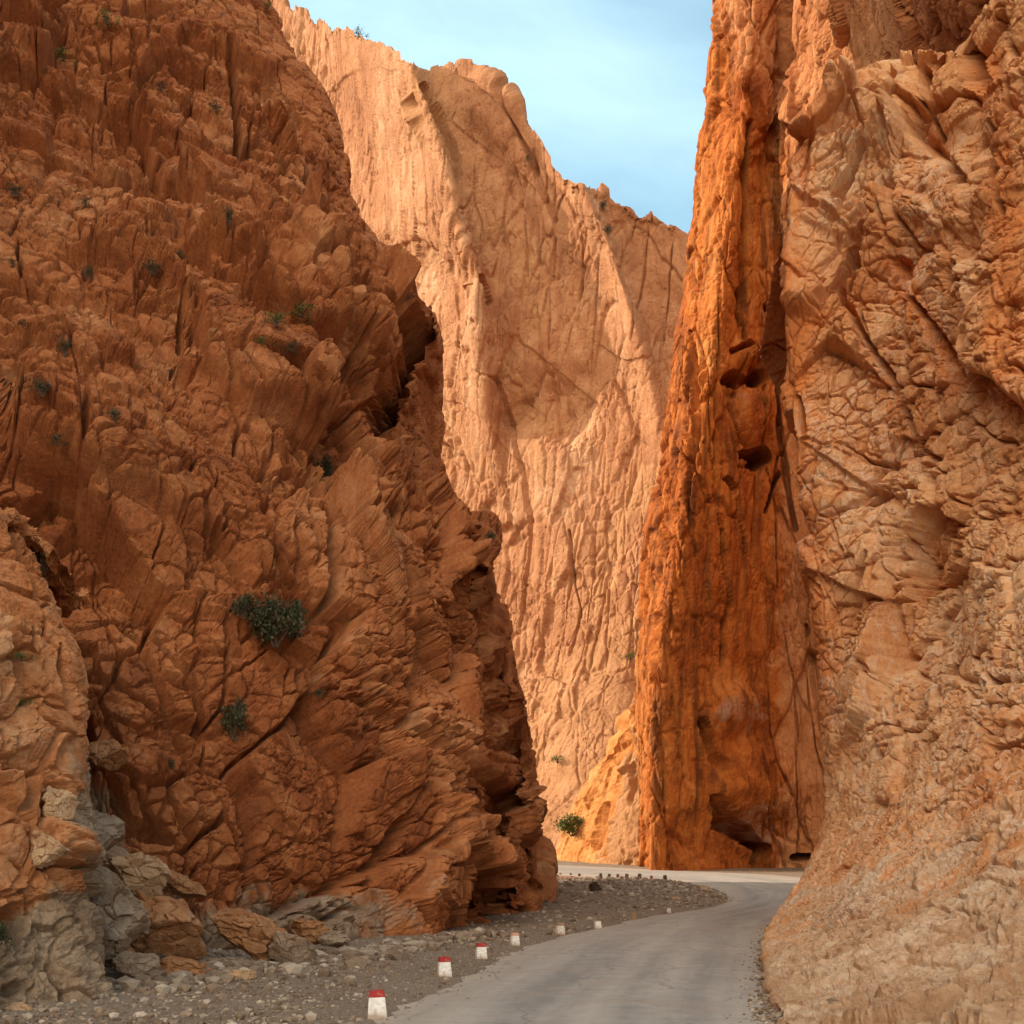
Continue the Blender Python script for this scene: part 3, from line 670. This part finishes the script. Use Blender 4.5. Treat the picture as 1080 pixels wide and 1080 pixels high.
    bp = nd(nt, 'ShaderNodeBump', {'Height': h, 'Strength': .5, 'Distance': .03})
    finish(nt, out, c, .82, bp.outputs[0], .3)
    along = np.repeat(np.concatenate([[0], np.cumsum(np.linalg.norm(np.diff((L + Rr) / 2, axis=0), axis=1))])[:, None], seg, 1)
    me = mesh_np('road', V, grid_quads(n, seg), True, {'across': tv.ravel(), 'along': along.ravel()})
    return tag(link('road', me, m), 'worn dusty grey road curving between the cliffs', None, None, 'structure')
road()

# ------------------------------------------------------------------ rocks
def rock_dirs(sub):
    bm = bmesh.new(); bmesh.ops.create_icosphere(bm, subdivisions=sub, radius=1.0)
    v = np.array([p.co[:] for p in bm.verts]); f = np.array([[q.index for q in p.verts] for p in bm.faces]); bm.free()
    return v / np.linalg.norm(v, axis=1, keepdims=True), f
_DIR = {s: rock_dirs(s) for s in (1, 2, 5, 6)}
def rock_shape(seed, sub, planes=16, rough=.05):
    r_ = np.random.default_rng(seed); D, Fc = _DIR[sub]
    n = r_.normal(size=(planes, 3)); n /= np.linalg.norm(n, axis=1, keepdims=True)
    n = np.concatenate([n, np.eye(3), -np.eye(3)]); h = r_.uniform(.62, 1.0, len(n)); h[-6:] = r_.uniform(.8, 1, 6)
    dt = D @ n.T
    rr = np.where(dt > .05, h / np.maximum(dt, .05), 9).min(1); rr = np.minimum(rr, 1.15)
    V = D * rr[:, None]
    if sub >= 4:
        w = worley(V * 2.6 + seed * 3.1 + .25 * np.stack([perlin(V * 3 + seed, 5 + j_) for j_ in range(3)], -1), seed); tl = (hrand(w[:, 5], 1) - .5) + 2 * ((hrand(w[:, 5], 2) - .5) * w[:, 2] + (hrand(w[:, 5], 3) - .5) * w[:, 4])
        V = V * (1 + .15 * tl - .07 * np.exp(-((w[:, 1] - w[:, 0]) / .05) ** 2) + rough * fbm(V * 3.5 + seed, seed, 5) * 1.5 + .03 * fbm(V * 14, seed + 5, 3))[:, None]
    return V, Fc
M_ROCKS = {
    'grey': rock_mat('grey_boulder', [(.12, .075, .048), (.24, .155, .10), (.34, .245, .17), (.45, .35, .26)], [(.2, .2, .2)] * 3, .35, .3, .3, (.09, .06, .04), world=False),
    'brown': rock_mat('brown_boulder', [(.18, .07, .028), (.30, .125, .05), (.38, .19, .09), (.47, .29, .17)], [(.2, .2, .2)] * 3, .35, .3, .3, (.12, .06, .03), world=False),
    'tan': rock_mat('tan_boulder', [(.26, .13, .06), (.40, .23, .12), (.49, .32, .19), (.57, .42, .29)], [(.2, .2, .2)] * 3, .3, .3, .1, (.2, .1, .05), world=False),
    'pale': rock_mat('pale_stone', [(.36, .25, .18), (.50, .38, .29), (.58, .47, .38), (.64, .55, .46)], [(.2, .2, .2)] * 3, .2, .2, .1, (.3, .2, .14), world=False),
    'dark': rock_mat('dark_boulder', [(.035, .022, .016), (.06, .035, .025), (.09, .05, .035), (.12, .07, .05)], [(.2, .2, .2)] * 3, .3, .2, .1, (.03, .02, .02), world=False)}
dg = None
def add_rock(px, py, d, wpx, hpx, depth, mat, seed, label, rz=0, tilt=0, cat='boulder', name='boulder', group=None):
    """px, py: centre of the rock in the photo; size across / up from it; d metres away"""
    V, Fc = rock_shape(seed, 6 if seed < 20 else 5)
    ext = V.max(0) - V.min(0); V = V - (V.max(0) + V.min(0)) / 2
    sx, sz = wpx / F * d, hpx / F * d
    V = V / ext * np.array([sx, depth, sz])
    c, s = math.cos(tilt), math.sin(tilt)
    V = V @ np.array([[c, 0, s], [0, 1, 0], [-s, 0, c]]).T
    p = W(px, py, d)
    me = mesh_np(name, V, Fc, False, {'blk': np.zeros(len(V))})
    o = link(name, me, M_ROCKS[mat], None, tuple(p)); o.rotation_euler.z = rz
    return tag(o, label, cat, group)
def gd(py):   # distance of flat ground seen at row py
    return EYE * F / (py - YH)
G1 = 'boulders tumbled at the foot of the left cliff'
add_rock(104, 968, 29.5, 105, 100, 3.2, 'grey', 1, 'large grey slanting slab beside the grey foot of the buttress', .3, .5, group=G1)
add_rock(172, 975, 31.0, 98, 66, 2.6, 'brown', 2, 'big brown block in the middle of the boulder heap', .2, .15, group=G1)
add_rock(262, 983, 33.5, 88, 44, 2.2, 'brown', 3, 'long brown boulder sloping down between brown block and grey wedge', -.2, .38, group=G1)
add_rock(309, 1006, 33.0, 56, 40, 1.5, 'grey', 4, 'pale grey wedge boulder at the lower end of the heap', .4, .45, group=G1)
add_rock(141, 1018, 28.5, 46, 30, 1.1, 'grey', 5, 'squat grey boulder below the large slanting slab', .7, .1, group=G1)
add_rock(194, 1021, 29.5, 60, 24, 1.2, 'brown', 6, 'flat brown rock in front of the big brown block', .1, .1, group=G1)
add_rock(139, 922, 33.5, 74, 50, 2.4, 'tan', 7, 'tan boulder perched on top of the heap', .5, .35, group=G1)
add_rock(190, 934, 35.5, 60, 26, 1.8, 'brown', 8, 'narrow brown rock wedged behind the perched tan boulder', .2, .3, group=G1)
add_rock(88, 880, 33.0, 62, 72, 2.4, 'grey', 9, 'dark grey boulder jammed high in the gully beside the buttress', .2, .7, group=G1)
add_rock(115, 1000, 29.2, 40, 36, 1.2, 'brown', 10, 'small brown block wedged under the large slanting slab', .9, -.2, group=G1)
add_rock(238, 1018, 31.5, 70, 16, 1.3, 'grey', 13, 'low flat grey ledge stone under the long brown boulder', .1, .05, group=G1)
add_rock(52, 899, 24.6, 42, 38, 1.1, 'tan', 11, 'tan block stuck on the side of the foreground buttress', .3, .3, group=G1)
add_rock(328, 983, 39.0, 40, 28, 1.4, 'brown', 12, 'dim brown boulder against the red cliff behind the grey wedge', .5, .1, group=G1)
add_rock(352, 990, 38.5, 34, 18, 1.2, 'grey', 14, 'small grey rock farthest right along the red cliff foot', .2, .1, group=G1)
add_rock(68, 1012, 26.6, 60, 70, 1.4, 'grey', 15, 'upright grey rock rib at the front of the buttress foot', .4, .2, group=G1)
add_rock(65, 850, 25.2, 30, 40, 1.0, 'tan', 16, 'upright tan block above the stuck block on the buttress', .1, .1, group=G1)
add_rock(112, 795, 39.0, 44, 34, 1.8, 'brown', 17, 'brown boulder lodged in the shadowed cleft above the gully', .4, .4, group=G1)
G2 = 'loose stones on the gravel'
add_rock(254, 1031, 29.0, 34, 17, .6, 'tan', 21, 'lumpy tan stone on gravel in front of the long brown boulder', .3, 0, 'stone', 'loose_stone', G2)
add_rock(18, 1066, 22.8, 38, 19, .6, 'tan', 22, 'pale lumpy stone at the picture corner below the buttress', .1, .1, 'stone', 'loose_stone', G2)
add_rock(327, 1059, 23.9, 15, 9, .25, 'pale', 23, 'small pale stone lying alone between heap and nearest marker', .8, 0, 'stone', 'loose_stone', G2)
add_rock(148, 1073, 21.5, 16, 12, .25, 'pale', 24, 'pale stone at bottom edge of the gravel', .2, 0, 'stone', 'loose_stone', G2)
add_rock(377, 1050, 25.3, 13, 6, .22, 'pale', 25, 'tiny pale stone just behind the nearest marker', .2, 0, 'stone', 'loose_stone', G2)
add_rock(128, 1037, 27.5, 22, 8, .35, 'grey', 26, 'small grey chip between buttress foot and squat boulder', .2, 0, 'stone', 'loose_stone', G2)
add_rock(627, 936, 95.0, 13, 13, 1.0, 'dark', 31, 'dark round boulder on the rubble bank inside the road bend', .2, 0, group=None)
add_rock(716, 949, 84.0, 15, 7, .9, 'tan', 32, 'pale flat rock on the rubble bank near the road', .5, .1, 'stone', 'loose_stone', G2)
add_rock(741, 938, 97.0, 12, 7, .9, 'tan', 33, 'tan rock at the tip of the rubble bank beside the bend', .5, .1, 'stone', 'loose_stone', G2)
add_rock(655, 937, 96.0, 12, 5, .8, 'grey', 34, 'grey flat rock right of the dark round boulder', .5, 0, 'stone', 'loose_stone', G2)

# ------------------------------------------------------------------ gravel scatter (uncountable)
def gravel():
    protos = [rock_shape(300 + k, 1, 9) for k in range(6)]
    def pts(n, x0, x1, y0, y1, pw):
        x = rng.uniform(x0, x1, n); y = y0 + (y1 - y0) * rng.uniform(0, 1, n) ** pw
        return x, y
    sets = []
    x, y = pts(15000, -14, 4.5, 19, 52, 1.5); sets.append((x, y, rng.gamma(1.4, .014, len(x)) + .010))
    x, y = pts(1300, -14, -4, 20, 40, 1.2); sets.append((x, y, rng.gamma(1.8, .028, len(x)) + .02))
    x, y = pts(5200, -4, 20, 48, 120, 1.0); sets.append((x, y, rng.gamma(1.5, .035, len(x)) + .03))
    x, y = rng.normal(14, 4.5, 1100), rng.normal(100, 13, 1100); sets.append((x, y, rng.gamma(1.5, .055, 1100) + .04))
    x, y = rng.normal(8, 6, 500), rng.normal(105, 8, 500); sets.append((x, y, rng.gamma(1.6, .08, 500) + .06))
    t_ = rng.uniform(0, 1, 1500); q_ = np.abs(rng.normal(0, .9, 1500)); sets.append((-10.2 + 8.4 * t_ + q_ * .8, 27 + 24 * t_ - q_, rng.gamma(1.7, .06, 1500) + .04))
    # scree under the flaring foot
    i = rng.integers(14, 14 * 10, 3200); a = dr[np.clip(i, 0, len(dr) - 1)]
    sets.append((a[:, 0] + np.abs(rng.normal(0, .5, 3200)) - .55, a[:, 1] + rng.normal(0, .4, 3200), rng.gamma(1.6, .03, 3200) + .015))
    n0 = sum(len(q[0]) for q in sets)
    py = rng.uniform(978, 1085, 2600); d_ = EYE * F / (py - YH); off_ = np.abs(rng.normal(0, 1, 2600)) * rng.uniform(.05, .55, 2600)
    sets.append(((np.interp(py, RS[:, 0], RS[:, 1]) - CX) / F * d_ - off_ + .12, d_ + rng.normal(0, .2, 2600), np.minimum(rng.gamma(1.4, .022, 2600) + .012, .14 * np.exp(-off_ * 1.5) + .015)))
    x = np.concatenate([s[0] for s in sets]); y = np.concatenate([s[1] for s in sets]); r = np.minimum(np.concatenate([s[2] for s in sets]), .36)
    z, sd = ground_h(x, y)
    keep = (sd > .2 - rng.exponential(.38, len(x))) & ((sd > 0) | (r < .07)) | (np.arange(len(x)) >= n0)
    x, y, r, z, sd = x[keep], y[keep], r[keep], z[keep], sd[keep]
    z = np.where(sd < 0.1, np.maximum(z, base_z(y) - .01 + .05 * np.clip(-sd / .8, 0, 1)), z)
    VV, FF, TT = [], [], []; off = 0
    for k in range(6):
        m = np.arange(len(x)) % 6 == k; n = m.sum()
        V, Fc = protos[k]
        a = rng.uniform(0, 6.28, n); ca, sa = np.cos(a), np.sin(a)
        S = r[m][:, None] * rng.uniform(.7, 1.3, (n, 3)) * [1, 1, .7]
        P = V[None] * S[:, None, :]
        P = np.stack([P[..., 0] * ca[:, None] - P[..., 1] * sa[:, None], P[..., 0] * sa[:, None] + P[..., 1] * ca[:, None], P[..., 2]], -1)
        P = P + np.stack([x[m], y[m], z[m] + r[m] * .25], -1)[:, None]
        VV.append(P.reshape(-1, 3)); FF.append((Fc[None] + (np.arange(n) * len(V))[:, None, None] + off).reshape(-1, 3)); off += n * len(V)
        TT.append(np.repeat(rng.uniform(0, 1, n), len(V)))
    m, nt, out = nodes('gravel_stone')
    t = nd(nt, 'ShaderNodeAttribute', attribute_name='tone').outputs['Fac']
    vec = nd(nt, 'ShaderNodeNewGeometry').outputs['Position']
    c = ramp(nt, t, [(0., (.11, .065, .04)), (.4, (.20, .13, .085)), (.65, (.29, .205, .145)), (.85, (.40, .31, .23)), (1., (.56, .46, .36))])
    c = mixc(nt, .35, c, ramp(nt, noise(nt, vec, 14, 5).outputs['Fac'], [(.3, (.11, .075, .05)), (.7, (.33, .25, .18))]))
    finish(nt, out, c, .95, None, .15)
    me = mesh_np('gravel', np.concatenate(VV), np.concatenate(FF), False, {'tone': np.concatenate(TT)})
    tag(link('gravel', me, m), 'loose gravel and rubble scattered along the verges', None, None, 'stuff')
gravel()

# ------------------------------------------------------------------ marker stones
def plain(name, c1, c2, sc=9, rough=.8, bump=.004, dirt=False):
    m, nt, out = nodes(name)
    vec = nd(nt, 'ShaderNodeTexCoord').outputs['Object']
    a = noise(nt, vec, sc, 8, .65, .4).outputs['Fac']
    c = ramp(nt, a, [(.35, c1), (.55, c2)])
    if dirt:
        zz = nd(nt, 'ShaderNodeSeparateXYZ', {0: vec}).outputs[2]
        k = noise(nt, vec, 7., 7, .7).outputs['Fac']
        c = mixc(nt, maprange(nt, math_(nt, 'ADD', zz, math_(nt, 'MULTIPLY', math_(nt, 'SUBTRACT', k, .5), .55)), .20, .02, 0., .8), c, (.34, .22, .14))
        c = mixc(nt, maprange(nt, k, .60, .66, 0., .85), c, (.36, .30, .25))
    bp = nd(nt, 'ShaderNodeBump', {'Height': noise(nt, vec, sc * 4, 6).outputs['Fac'], 'Strength': .7, 'Distance': bump})
    finish(nt, out, c, rough, bp.outputs[0], .3)
    return m
M_WHITE = plain('whitewash', (.62, .56, .50), (.82, .78, .74), dirt=True)
M_RED = plain('red_paint', (.30, .024, .020), (.40, .04, .032), dirt=True)
M_FADE = plain('faded_red_paint', (.48, .14, .09), (.62, .36, .28))
M_BARE = plain('bare_dusty_concrete', (.24, .14, .085), (.36, .23, .15))
M_DIRTY = plain('dirty_whitewash', (.42, .33, .26), (.74, .67, .6), dirt=True)
M_DARKM = plain('backlit_concrete', (.055, .032, .022), (.11, .06, .04))  # far markers stand against the light; their shade is put into the colour
M_REDDK = plain('backlit_red_paint', (.14, .03, .018), (.22, .05, .03))  # red of the backlit far markers, darkened in the colour itself
def frustum(w0, w1, d0, d1, z0, z1, bev):
    bm = bmesh.new()
    v = [bm.verts.new((sx * w, sy * d, z)) for (w, d, z) in ((w0 / 2, d0 / 2, z0), (w1 / 2, d1 / 2, z1)) for (sx, sy) in ((-1, -1), (1, -1), (1, 1), (-1, 1))]
    bm.faces.new(v[3::-1]); bm.faces.new(v[4:])
    for k in range(4): bm.faces.new((v[k], v[(k + 1) % 4], v[4 + (k + 1) % 4], v[4 + k]))
    bmesh.ops.bevel(bm, geom=bm.edges[:], offset=bev, segments=2, affect='EDGES')
    bmesh.ops.subdivide_edges(bm, edges=bm.edges[:], cuts=1, use_grid_fill=True)
    for p in bm.verts: p.co += Vector((random.uniform(-1, 1), random.uniform(-1, 1), random.uniform(-1, 1))) * .003
    bmesh.ops.recalc_face_normals(bm, faces=bm.faces)
    me = bpy.data.meshes.new('post'); bm.to_mesh(me); bm.free()
    return me
GM = 'marker stones along the road'
def marker(px, py, h, label, body=M_WHITE, cap=M_RED, d=None, w=1.0, rz=0., lean=0., capf=.24):
    d = d if d is not None else gd(py)
    x = (px - CX) / F * d
    zt = float(EYE + (YH - py) / F * d)
    r = empty('marker_stone', (x, d, zt)); r.rotation_euler = (random.uniform(-.03, .03), lean + random.uniform(-.035, .035), rz + random.uniform(-.1, .1))
    tag(r, label, 'bollard', GM)
    w0, w1 = .43 * w * h / .54, .30 * w * h / .54
    hb = h * (1 - capf); wm = w0 + (w1 - w0) * (1 - capf)
    me = frustum(w0, wm, w0 * .8, wm * .8, -.12, hb, .018 * h); link('post', me, body, r)
    me = frustum(wm + .012, w1 + .004, wm * .8 + .012, w1 * .8 + .004, hb + .001, h, .02 * h); link('cap', me, cap, r)
    return r
marker(398, 1072, .54, 'nearest white marker stone with bright red cap, at the bottom of the picture', rz=.1)
marker(469, 1030, .565, 'second marker stone from the camera, clean white with a bright red cap', rz=.15, w=.92)
marker(507.5, 1011, .535, 'third marker stone from the camera, white with a chipped red cap', body=M_WHITE, cap=M_RED, rz=.2, w=.95)
marker(543, 997, .52, 'fourth marker stone from the camera, pinkish cap over dusty white body', cap=M_FADE, rz=.25, w=.9)
marker(591, 985.5, .56, 'fifth marker stone, its cap worn to bare brown concrete', body=M_DIRTY, cap=M_BARE, rz=.3, w=.95)
marker(630.5, 979.5, .45, 'short white marker stone left of the brown stump, cap broken away', cap=M_BARE, rz=.3, w=1.05, capf=.12)
marker(705.5, 963.5, .42, 'lone small white marker stone beyond the brown stump by the rubble bank', d=70., cap=M_BARE, rz=.4, w=.8, capf=.15)
r = marker(668, 971, .50, 'bare brown stump of a broken marker stone', d=63.5, body=M_BARE, cap=M_BARE, rz=.5, w=.8, lean=.08)
far = [(583.5, 919.5, 131, .38, 0), (591, 920.3, 129.5, .38, 0), (602, 921.3, 128, .42, 1), (611, 922.0, 126.5, .46, 0), (633.5, 925.6, 122, .50, 0), (642.5, 926.0, 121, .50, 0),
       (651.5, 926.6, 119.5, .46, 1), (661, 926.4, 119, .58, 0), (674.5, 928.2, 116.5, .62, 0), (687, 928.6, 115, .46, 1), (701.5, 930.2, 112, .60, 0)]
words = ['first', 'second', 'third', 'fourth', 'fifth', 'sixth', 'seventh', 'eighth', 'ninth', 'tenth', 'last']
for k, (px, py, d, h, c) in enumerate(far):
    x = (px - CX) / F * d
    z = float(ground_h(np.array([x]), np.array([d]))[0][0])
    r = marker(px, py, h, f'tiny dark marker stone, {words[k]} from the left in the far row inside the bend', body=M_REDDK if c else M_DARKM, cap=M_DARKM, d=d, rz=-.3, w=.95)
    r.location.z = z; r['group'] = 'far marker stones inside the bend'


# ------------------------------------------------------------------ shrubs growing on ledges
def leafmat(name, a, b, c_):
    m, nt, out = nodes(name)
    vec = nd(nt, 'ShaderNodeTexCoord').outputs['Object']
    t = nd(nt, 'ShaderNodeAttribute', attribute_name='tone').outputs['Fac']
    c = ramp(nt, t, [(0, a), (.5, b), (1, c_)])
    finish(nt, out, c, .7, None, .3)
    return m
M_LEAF = leafmat('dark_leaves', (.020, .022, .008), (.045, .044, .016), (.10, .09, .04))
M_LEAFG = leafmat('green_leaves', (.05, .07, .014), (.09, .115, .022), (.15, .17, .04))
M_STEM = plain('shrub_wood', (.06, .04, .025), (.12, .08, .05), 20)
def shrub_meshes(seed, n, flat=.8):
    r_ = np.random.default_rng(seed)
    blobs = [(r_.normal(0, .42), r_.normal(0, .3), r_.uniform(.25, 1.0) * flat, r_.uniform(.24, .46)) for _ in range(9)]
    C, tone = [], []
    for _ in range(n):
        b = blobs[r_.integers(9)]
        v = r_.normal(size=3); v /= np.linalg.norm(v)
        C.append(np.array(b[:3]) + v * b[3] * r_.uniform(.2, 1.25) * np.array([1, 1, .85])); tone.append(np.clip(r_.normal(.45, .28), 0, 1))
    C = np.array(C); tone = np.array(tone)
    a = r_.normal(size=(n, 3)); a[:, 2] = np.abs(a[:, 2]) + .3; a /= np.linalg.norm(a, axis=1, keepdims=True)
    b = np.cross(a, r_.normal(size=(n, 3))); b /= np.linalg.norm(b, axis=1, keepdims=True)
    ln = r_.uniform(.06, .14, (n, 1)); wd = ln * .32
    V = np.stack([C, C + a * ln * .5 + b * wd, C + a * ln, C + a * ln * .5 - b * wd], 1).reshape(-1, 3)
    Q = np.arange(4 * n).reshape(n, 4)
    fol = mesh_np('foliage', V, Q, False, {'tone': np.repeat(tone, 4)})
    VV, QQ = [], []; off = 0
    for b in blobs:
        p0, p1 = np.array([r_.normal(0, .05), r_.normal(0, .05), -.15]), np.array(b[:3])
        for k in range(5):
            t0 = k / 4; c = p0 * (1 - t0) + p1 * t0 + np.array([0, 0, .12]) * math.sin(t0 * 3.1) * .5
            rad = .035 * (1 - .8 * t0)
            VV += [c + rad * np.array([math.cos(q), math.sin(q), 0]) for q in np.arange(5) * 1.2566]
            if k: QQ += [[off + (k - 1) * 5 + j, off + (k - 1) * 5 + (j + 1) % 5, off + k * 5 + (j + 1) % 5, off + k * 5 + j] for j in range(5)]
        off += 25
    return fol, mesh_np('stems', np.array(VV), np.array(QQ), True)
PROTO = [shrub_meshes(500, 2500), shrub_meshes(501, 1200), shrub_meshes(502, 620, .6), shrub_meshes(503, 460, .55)]
bpy.context.view_layer.update()
dg = bpy.context.evaluated_depsgraph_get()
def hit(px, py):
    o = Vector((0, 0, EYE)); dr_ = (Vector(W(px, py, 100.)) - o).normalized()
    ok, loc, nrm, *_ = scene.ray_cast(dg, o, dr_)
    return loc if ok else None
SH = [  # px, py (middle), half-width px, half-height px, prototype, green?, label
    (296, 657, 27, 31, 0, 0, 'biggest dark bushy shrub hanging in the middle of the red cliff'),
    (262, 641, 15, 13, 1, 0, 'dark shrub touching the left side of the biggest bush'),
    (250, 757, 15, 22, 1, 0, 'dark green shrub below the biggest bush on the red cliff'),
    (345, 500, 11, 16, 1, 0, 'dark shrub in the vertical cleft above the biggest bush'),
    (72, 367, 8, 11, 2, 0, 'upright dark shrub on the upper left of the red cliff, above the grey ledge'),
    (294, 341, 12, 8, 2, 1, 'left one of two green tufts side by side on the high ledge'),
    (322, 335, 17, 7, 3, 1, 'right wider one of two green tufts on the high ledge'),
    (310, 369, 10, 6, 3, 0, 'low dark tuft just below the two green tufts'),
    (277, 361, 7, 5, 3, 1, 'small olive tuft under the left green tuft'),
    (20, 205, 9, 7, 2, 0, 'dark tuft near the left picture edge, high on the red cliff'),
    (93, 215, 6, 5, 3, 0, 'little dark tuft right of the high left edge tuft'),
    (165, 287, 11, 8, 2, 0, 'round dark tuft at the right end of the jutting red block'),
    (96, 289, 6, 9, 2, 0, 'narrow dark tuft in the crack left of the jutting red block'),
    (192, 271, 6, 7, 3, 0, 'small dark tuft up and right of the jutting red block'),
    (72, 66, 12, 6, 3, 1, 'wide olive tuft high on the red cliff close to its top left'),
    (117, 24, 10, 8, 3, 1, 'olive tuft near the top edge of the picture on the red cliff'),
    (172, 96, 8, 4, 3, 0, 'flat small tuft high on the red cliff between olive tuft and long crack'),
    (230, 117, 7, 5, 2, 0, 'dark tuft beside the long vertical crack'),
    (43, 590, 10, 24, 1, 0, 'tall dark shrub behind the top of the foreground buttress'),
    (49, 412, 11, 10, 2, 0, 'dim shrub beside the grey ledge at the left edge'),
    (65, 466, 10, 7, 3, 0, 'low dim tuft below the grey ledge at the left edge'),
    (124, 439, 8, 8, 2, 0, 'small dark shrub right of the grey ledge'),
    (181, 397, 8, 7, 3, 0, 'small dark tuft under a notch on the middle of the red cliff'),
    (28, 345, 9, 5, 3, 0, 'little flat tuft left of the upright dark shrub'),
    (16, 278, 5, 6, 3, 0, 'tiny dark tuft at the left edge, below the high edge tuft'),
    (181, 806, 6, 11, 2, 0, 'narrow dark tuft low on the red cliff, under the dark green shrub'),
    (338, 730, 8, 6, 3, 0, 'small dark tuft right of and below the biggest bush'),
    (243, 228, 5, 12, 2, 0, 'thin dark tuft in a slanting groove under the long crack'),
    (27, 692, 9, 6, 3, 1, 'bright green tuft on top of the buttress knob'),
    (26, 738, 9, 8, 3, 1, 'dull green tuft lower on the buttress'),
    (6, 985, 11, 20, 1, 0, 'black leafy shrub in the hollow at the left edge low on the buttress'),
    (518, 567, 7, 6, 2, 0, 'dry tuft sticking out of the red cliff edge against the sunlit wall'),
    (603, 869, 18, 14, 0, 1, 'green bush on the amber spur at the road bend'),
    (636, 219, 6, 5, 2, 0, 'dark bush in the notch below the skyline of the far wall'),
    (641, 244, 5, 6, 2, 0, 'dark bush slightly lower in the same skyline notch'),
    (557, 168, 4, 4, 3, 0, 'tiny bush on the upper right flank of the far wall'),
    (380, 40, 8, 4, 3, 1, 'olive scrub on the far skyline left of the sky notch'),
    (664, 692, 9, 5, 3, 1, 'olive scrub on the far slope touching the orange edge'),
    (588, 800, 12, 5, 3, 1, 'dark green scrub low on the far slope above the green bush'),
    (284, 10, 6, 4, 3, 1, 'olive scrub where the red cliff meets the far skyline')]
hits = [hit(s[0], s[1]) for s in SH]
for s, L in zip(SH, hits):
    px, py, rx, ry, pr, gr, lab = s
    if L is None:
        print('no hit', s); continue
    d = L.y
    k_ = 1.15 if pr > 0 else .95; w = k_ * rx / F * d; h = k_ * ry / F * d
    r = empty('shrub', (L.x, L.y - .8 * w, L.z - .8 * h))
    tag(r, lab, 'shrub', 'shrubs growing on the rock')
    r.rotation_euler = (0, 0, random.uniform(-.6, .6)); r.scale = (w / .85, w / .95, h * 2 / 1.35)
    f, st = PROTO[pr]
    o = bpy.data.objects.new('foliage', f); col.objects.link(o); o.parent = r
    if not f.materials: f.materials.append(M_LEAF)
    o.material_slots[0].link = 'OBJECT'; o.material_slots[0].material = M_LEAFG if gr else M_LEAF
    o = bpy.data.objects.new('stems', st); col.objects.link(o); o.parent = r
    if not st.materials: st.materials.append(M_STEM)

# ------------------------------------------------------------------ sky, sun, camera
SUN_AZ = Vector((-.98, .19, 0)).normalized(); SUN_EL = R(27)
w = bpy.data.worlds.new('World'); scene.world = w; w.use_nodes = True
nt = w.node_tree; nt.nodes.clear()
out = nd(nt, 'ShaderNodeOutputWorld')
sky = nd(nt, 'ShaderNodeTexSky', sky_type='NISHITA', sun_disc=False)
sky.sun_elevation = SUN_EL; sky.sun_rotation = math.atan2(SUN_AZ.x, SUN_AZ.y) % (2 * math.pi)
sky.air_density = 1.0; sky.dust_density = 1.2; sky.ozone_density = 1.0
tc = nd(nt, 'ShaderNodeTexCoord').outputs['Generated']
cl = noise(nt, mapping(nt, tc, (1, 1, 2.2)), 2.2, 7, .55, .4).outputs['Fac']
cf = maprange(nt, cl, .40, .70, .22, .62)
blue = mixc(nt, 1., sky.outputs[0], (.74, 1.05, .95), 'MULTIPLY')
c = mixc(nt, cf, blue, (4.0, 5.45, 5.9))
up = nd(nt, 'ShaderNodeSeparateXYZ', {0: tc}).outputs[2]
c = mixc(nt, maprange(nt, up, .42, .10, 0, .75), c, (9.5, 7.9, 5.9))      # warm haze low in the sky, out of view, added for warmer fill
ys = nd(nt, 'ShaderNodeSeparateXYZ', {0: tc}).outputs[1]
xs_ = nd(nt, 'ShaderNodeSeparateXYZ', {0: tc}).outputs[0]
fill_dir = math_(nt, 'ADD', math_(nt, 'MULTIPLY', xs_, .60), math_(nt, 'MULTIPLY', ys, .80))
bank = math_(nt, 'MULTIPLY', maprange(nt, fill_dir, -.15, -.75), math_(nt, 'MULTIPLY', maprange(nt, up, .12, .5), maprange(nt, cl, .30, .55, .45, 1.)))
c = mixc(nt, bank, c, (19., 15.8, 12.0))                                  # bright cloud bank behind the camera, unseen, added to fill the shaded cliffs
bg = nd(nt, 'ShaderNodeBackground', {'Color': c, 'Strength': .10})
nt.links.new(bg.outputs[0], out.inputs['Surface'])
sl = bpy.data.lights.new('sun', 'SUN'); sl.energy = 2.5; sl.angle = R(.5); sl.color = (1, .86, .68)
so = bpy.data.objects.new('sun', sl); col.objects.link(so)
sv = Vector((SUN_AZ.x * math.cos(SUN_EL), SUN_AZ.y * math.cos(SUN_EL), math.sin(SUN_EL)))
so.rotation_euler = sv.to_track_quat('Z', 'Y').to_euler()

cam = bpy.data.cameras.new('camera'); co = bpy.data.objects.new('camera', cam); col.objects.link(co)
co.location = (0, 0, EYE); co.rotation_euler = (R(90), 0, 0)
cam.sensor_width = 36; cam.lens = F / 1080 * 36; cam.shift_y = (YH - 540) / 1080
cam.clip_start = .1; cam.clip_end = 8000
scene.camera = co
scene.render.resolution_x = scene.render.resolution_y = 1024
scene.view_settings.view_transform = 'Standard'; scene.view_settings.look = 'None'; scene.view_settings.gamma = 1
scene.view_settings.exposure = 1.4
scene.cycles.max_bounces = 8; scene.cycles.diffuse_bounces = 6
scene.cycles.use_denoising = True
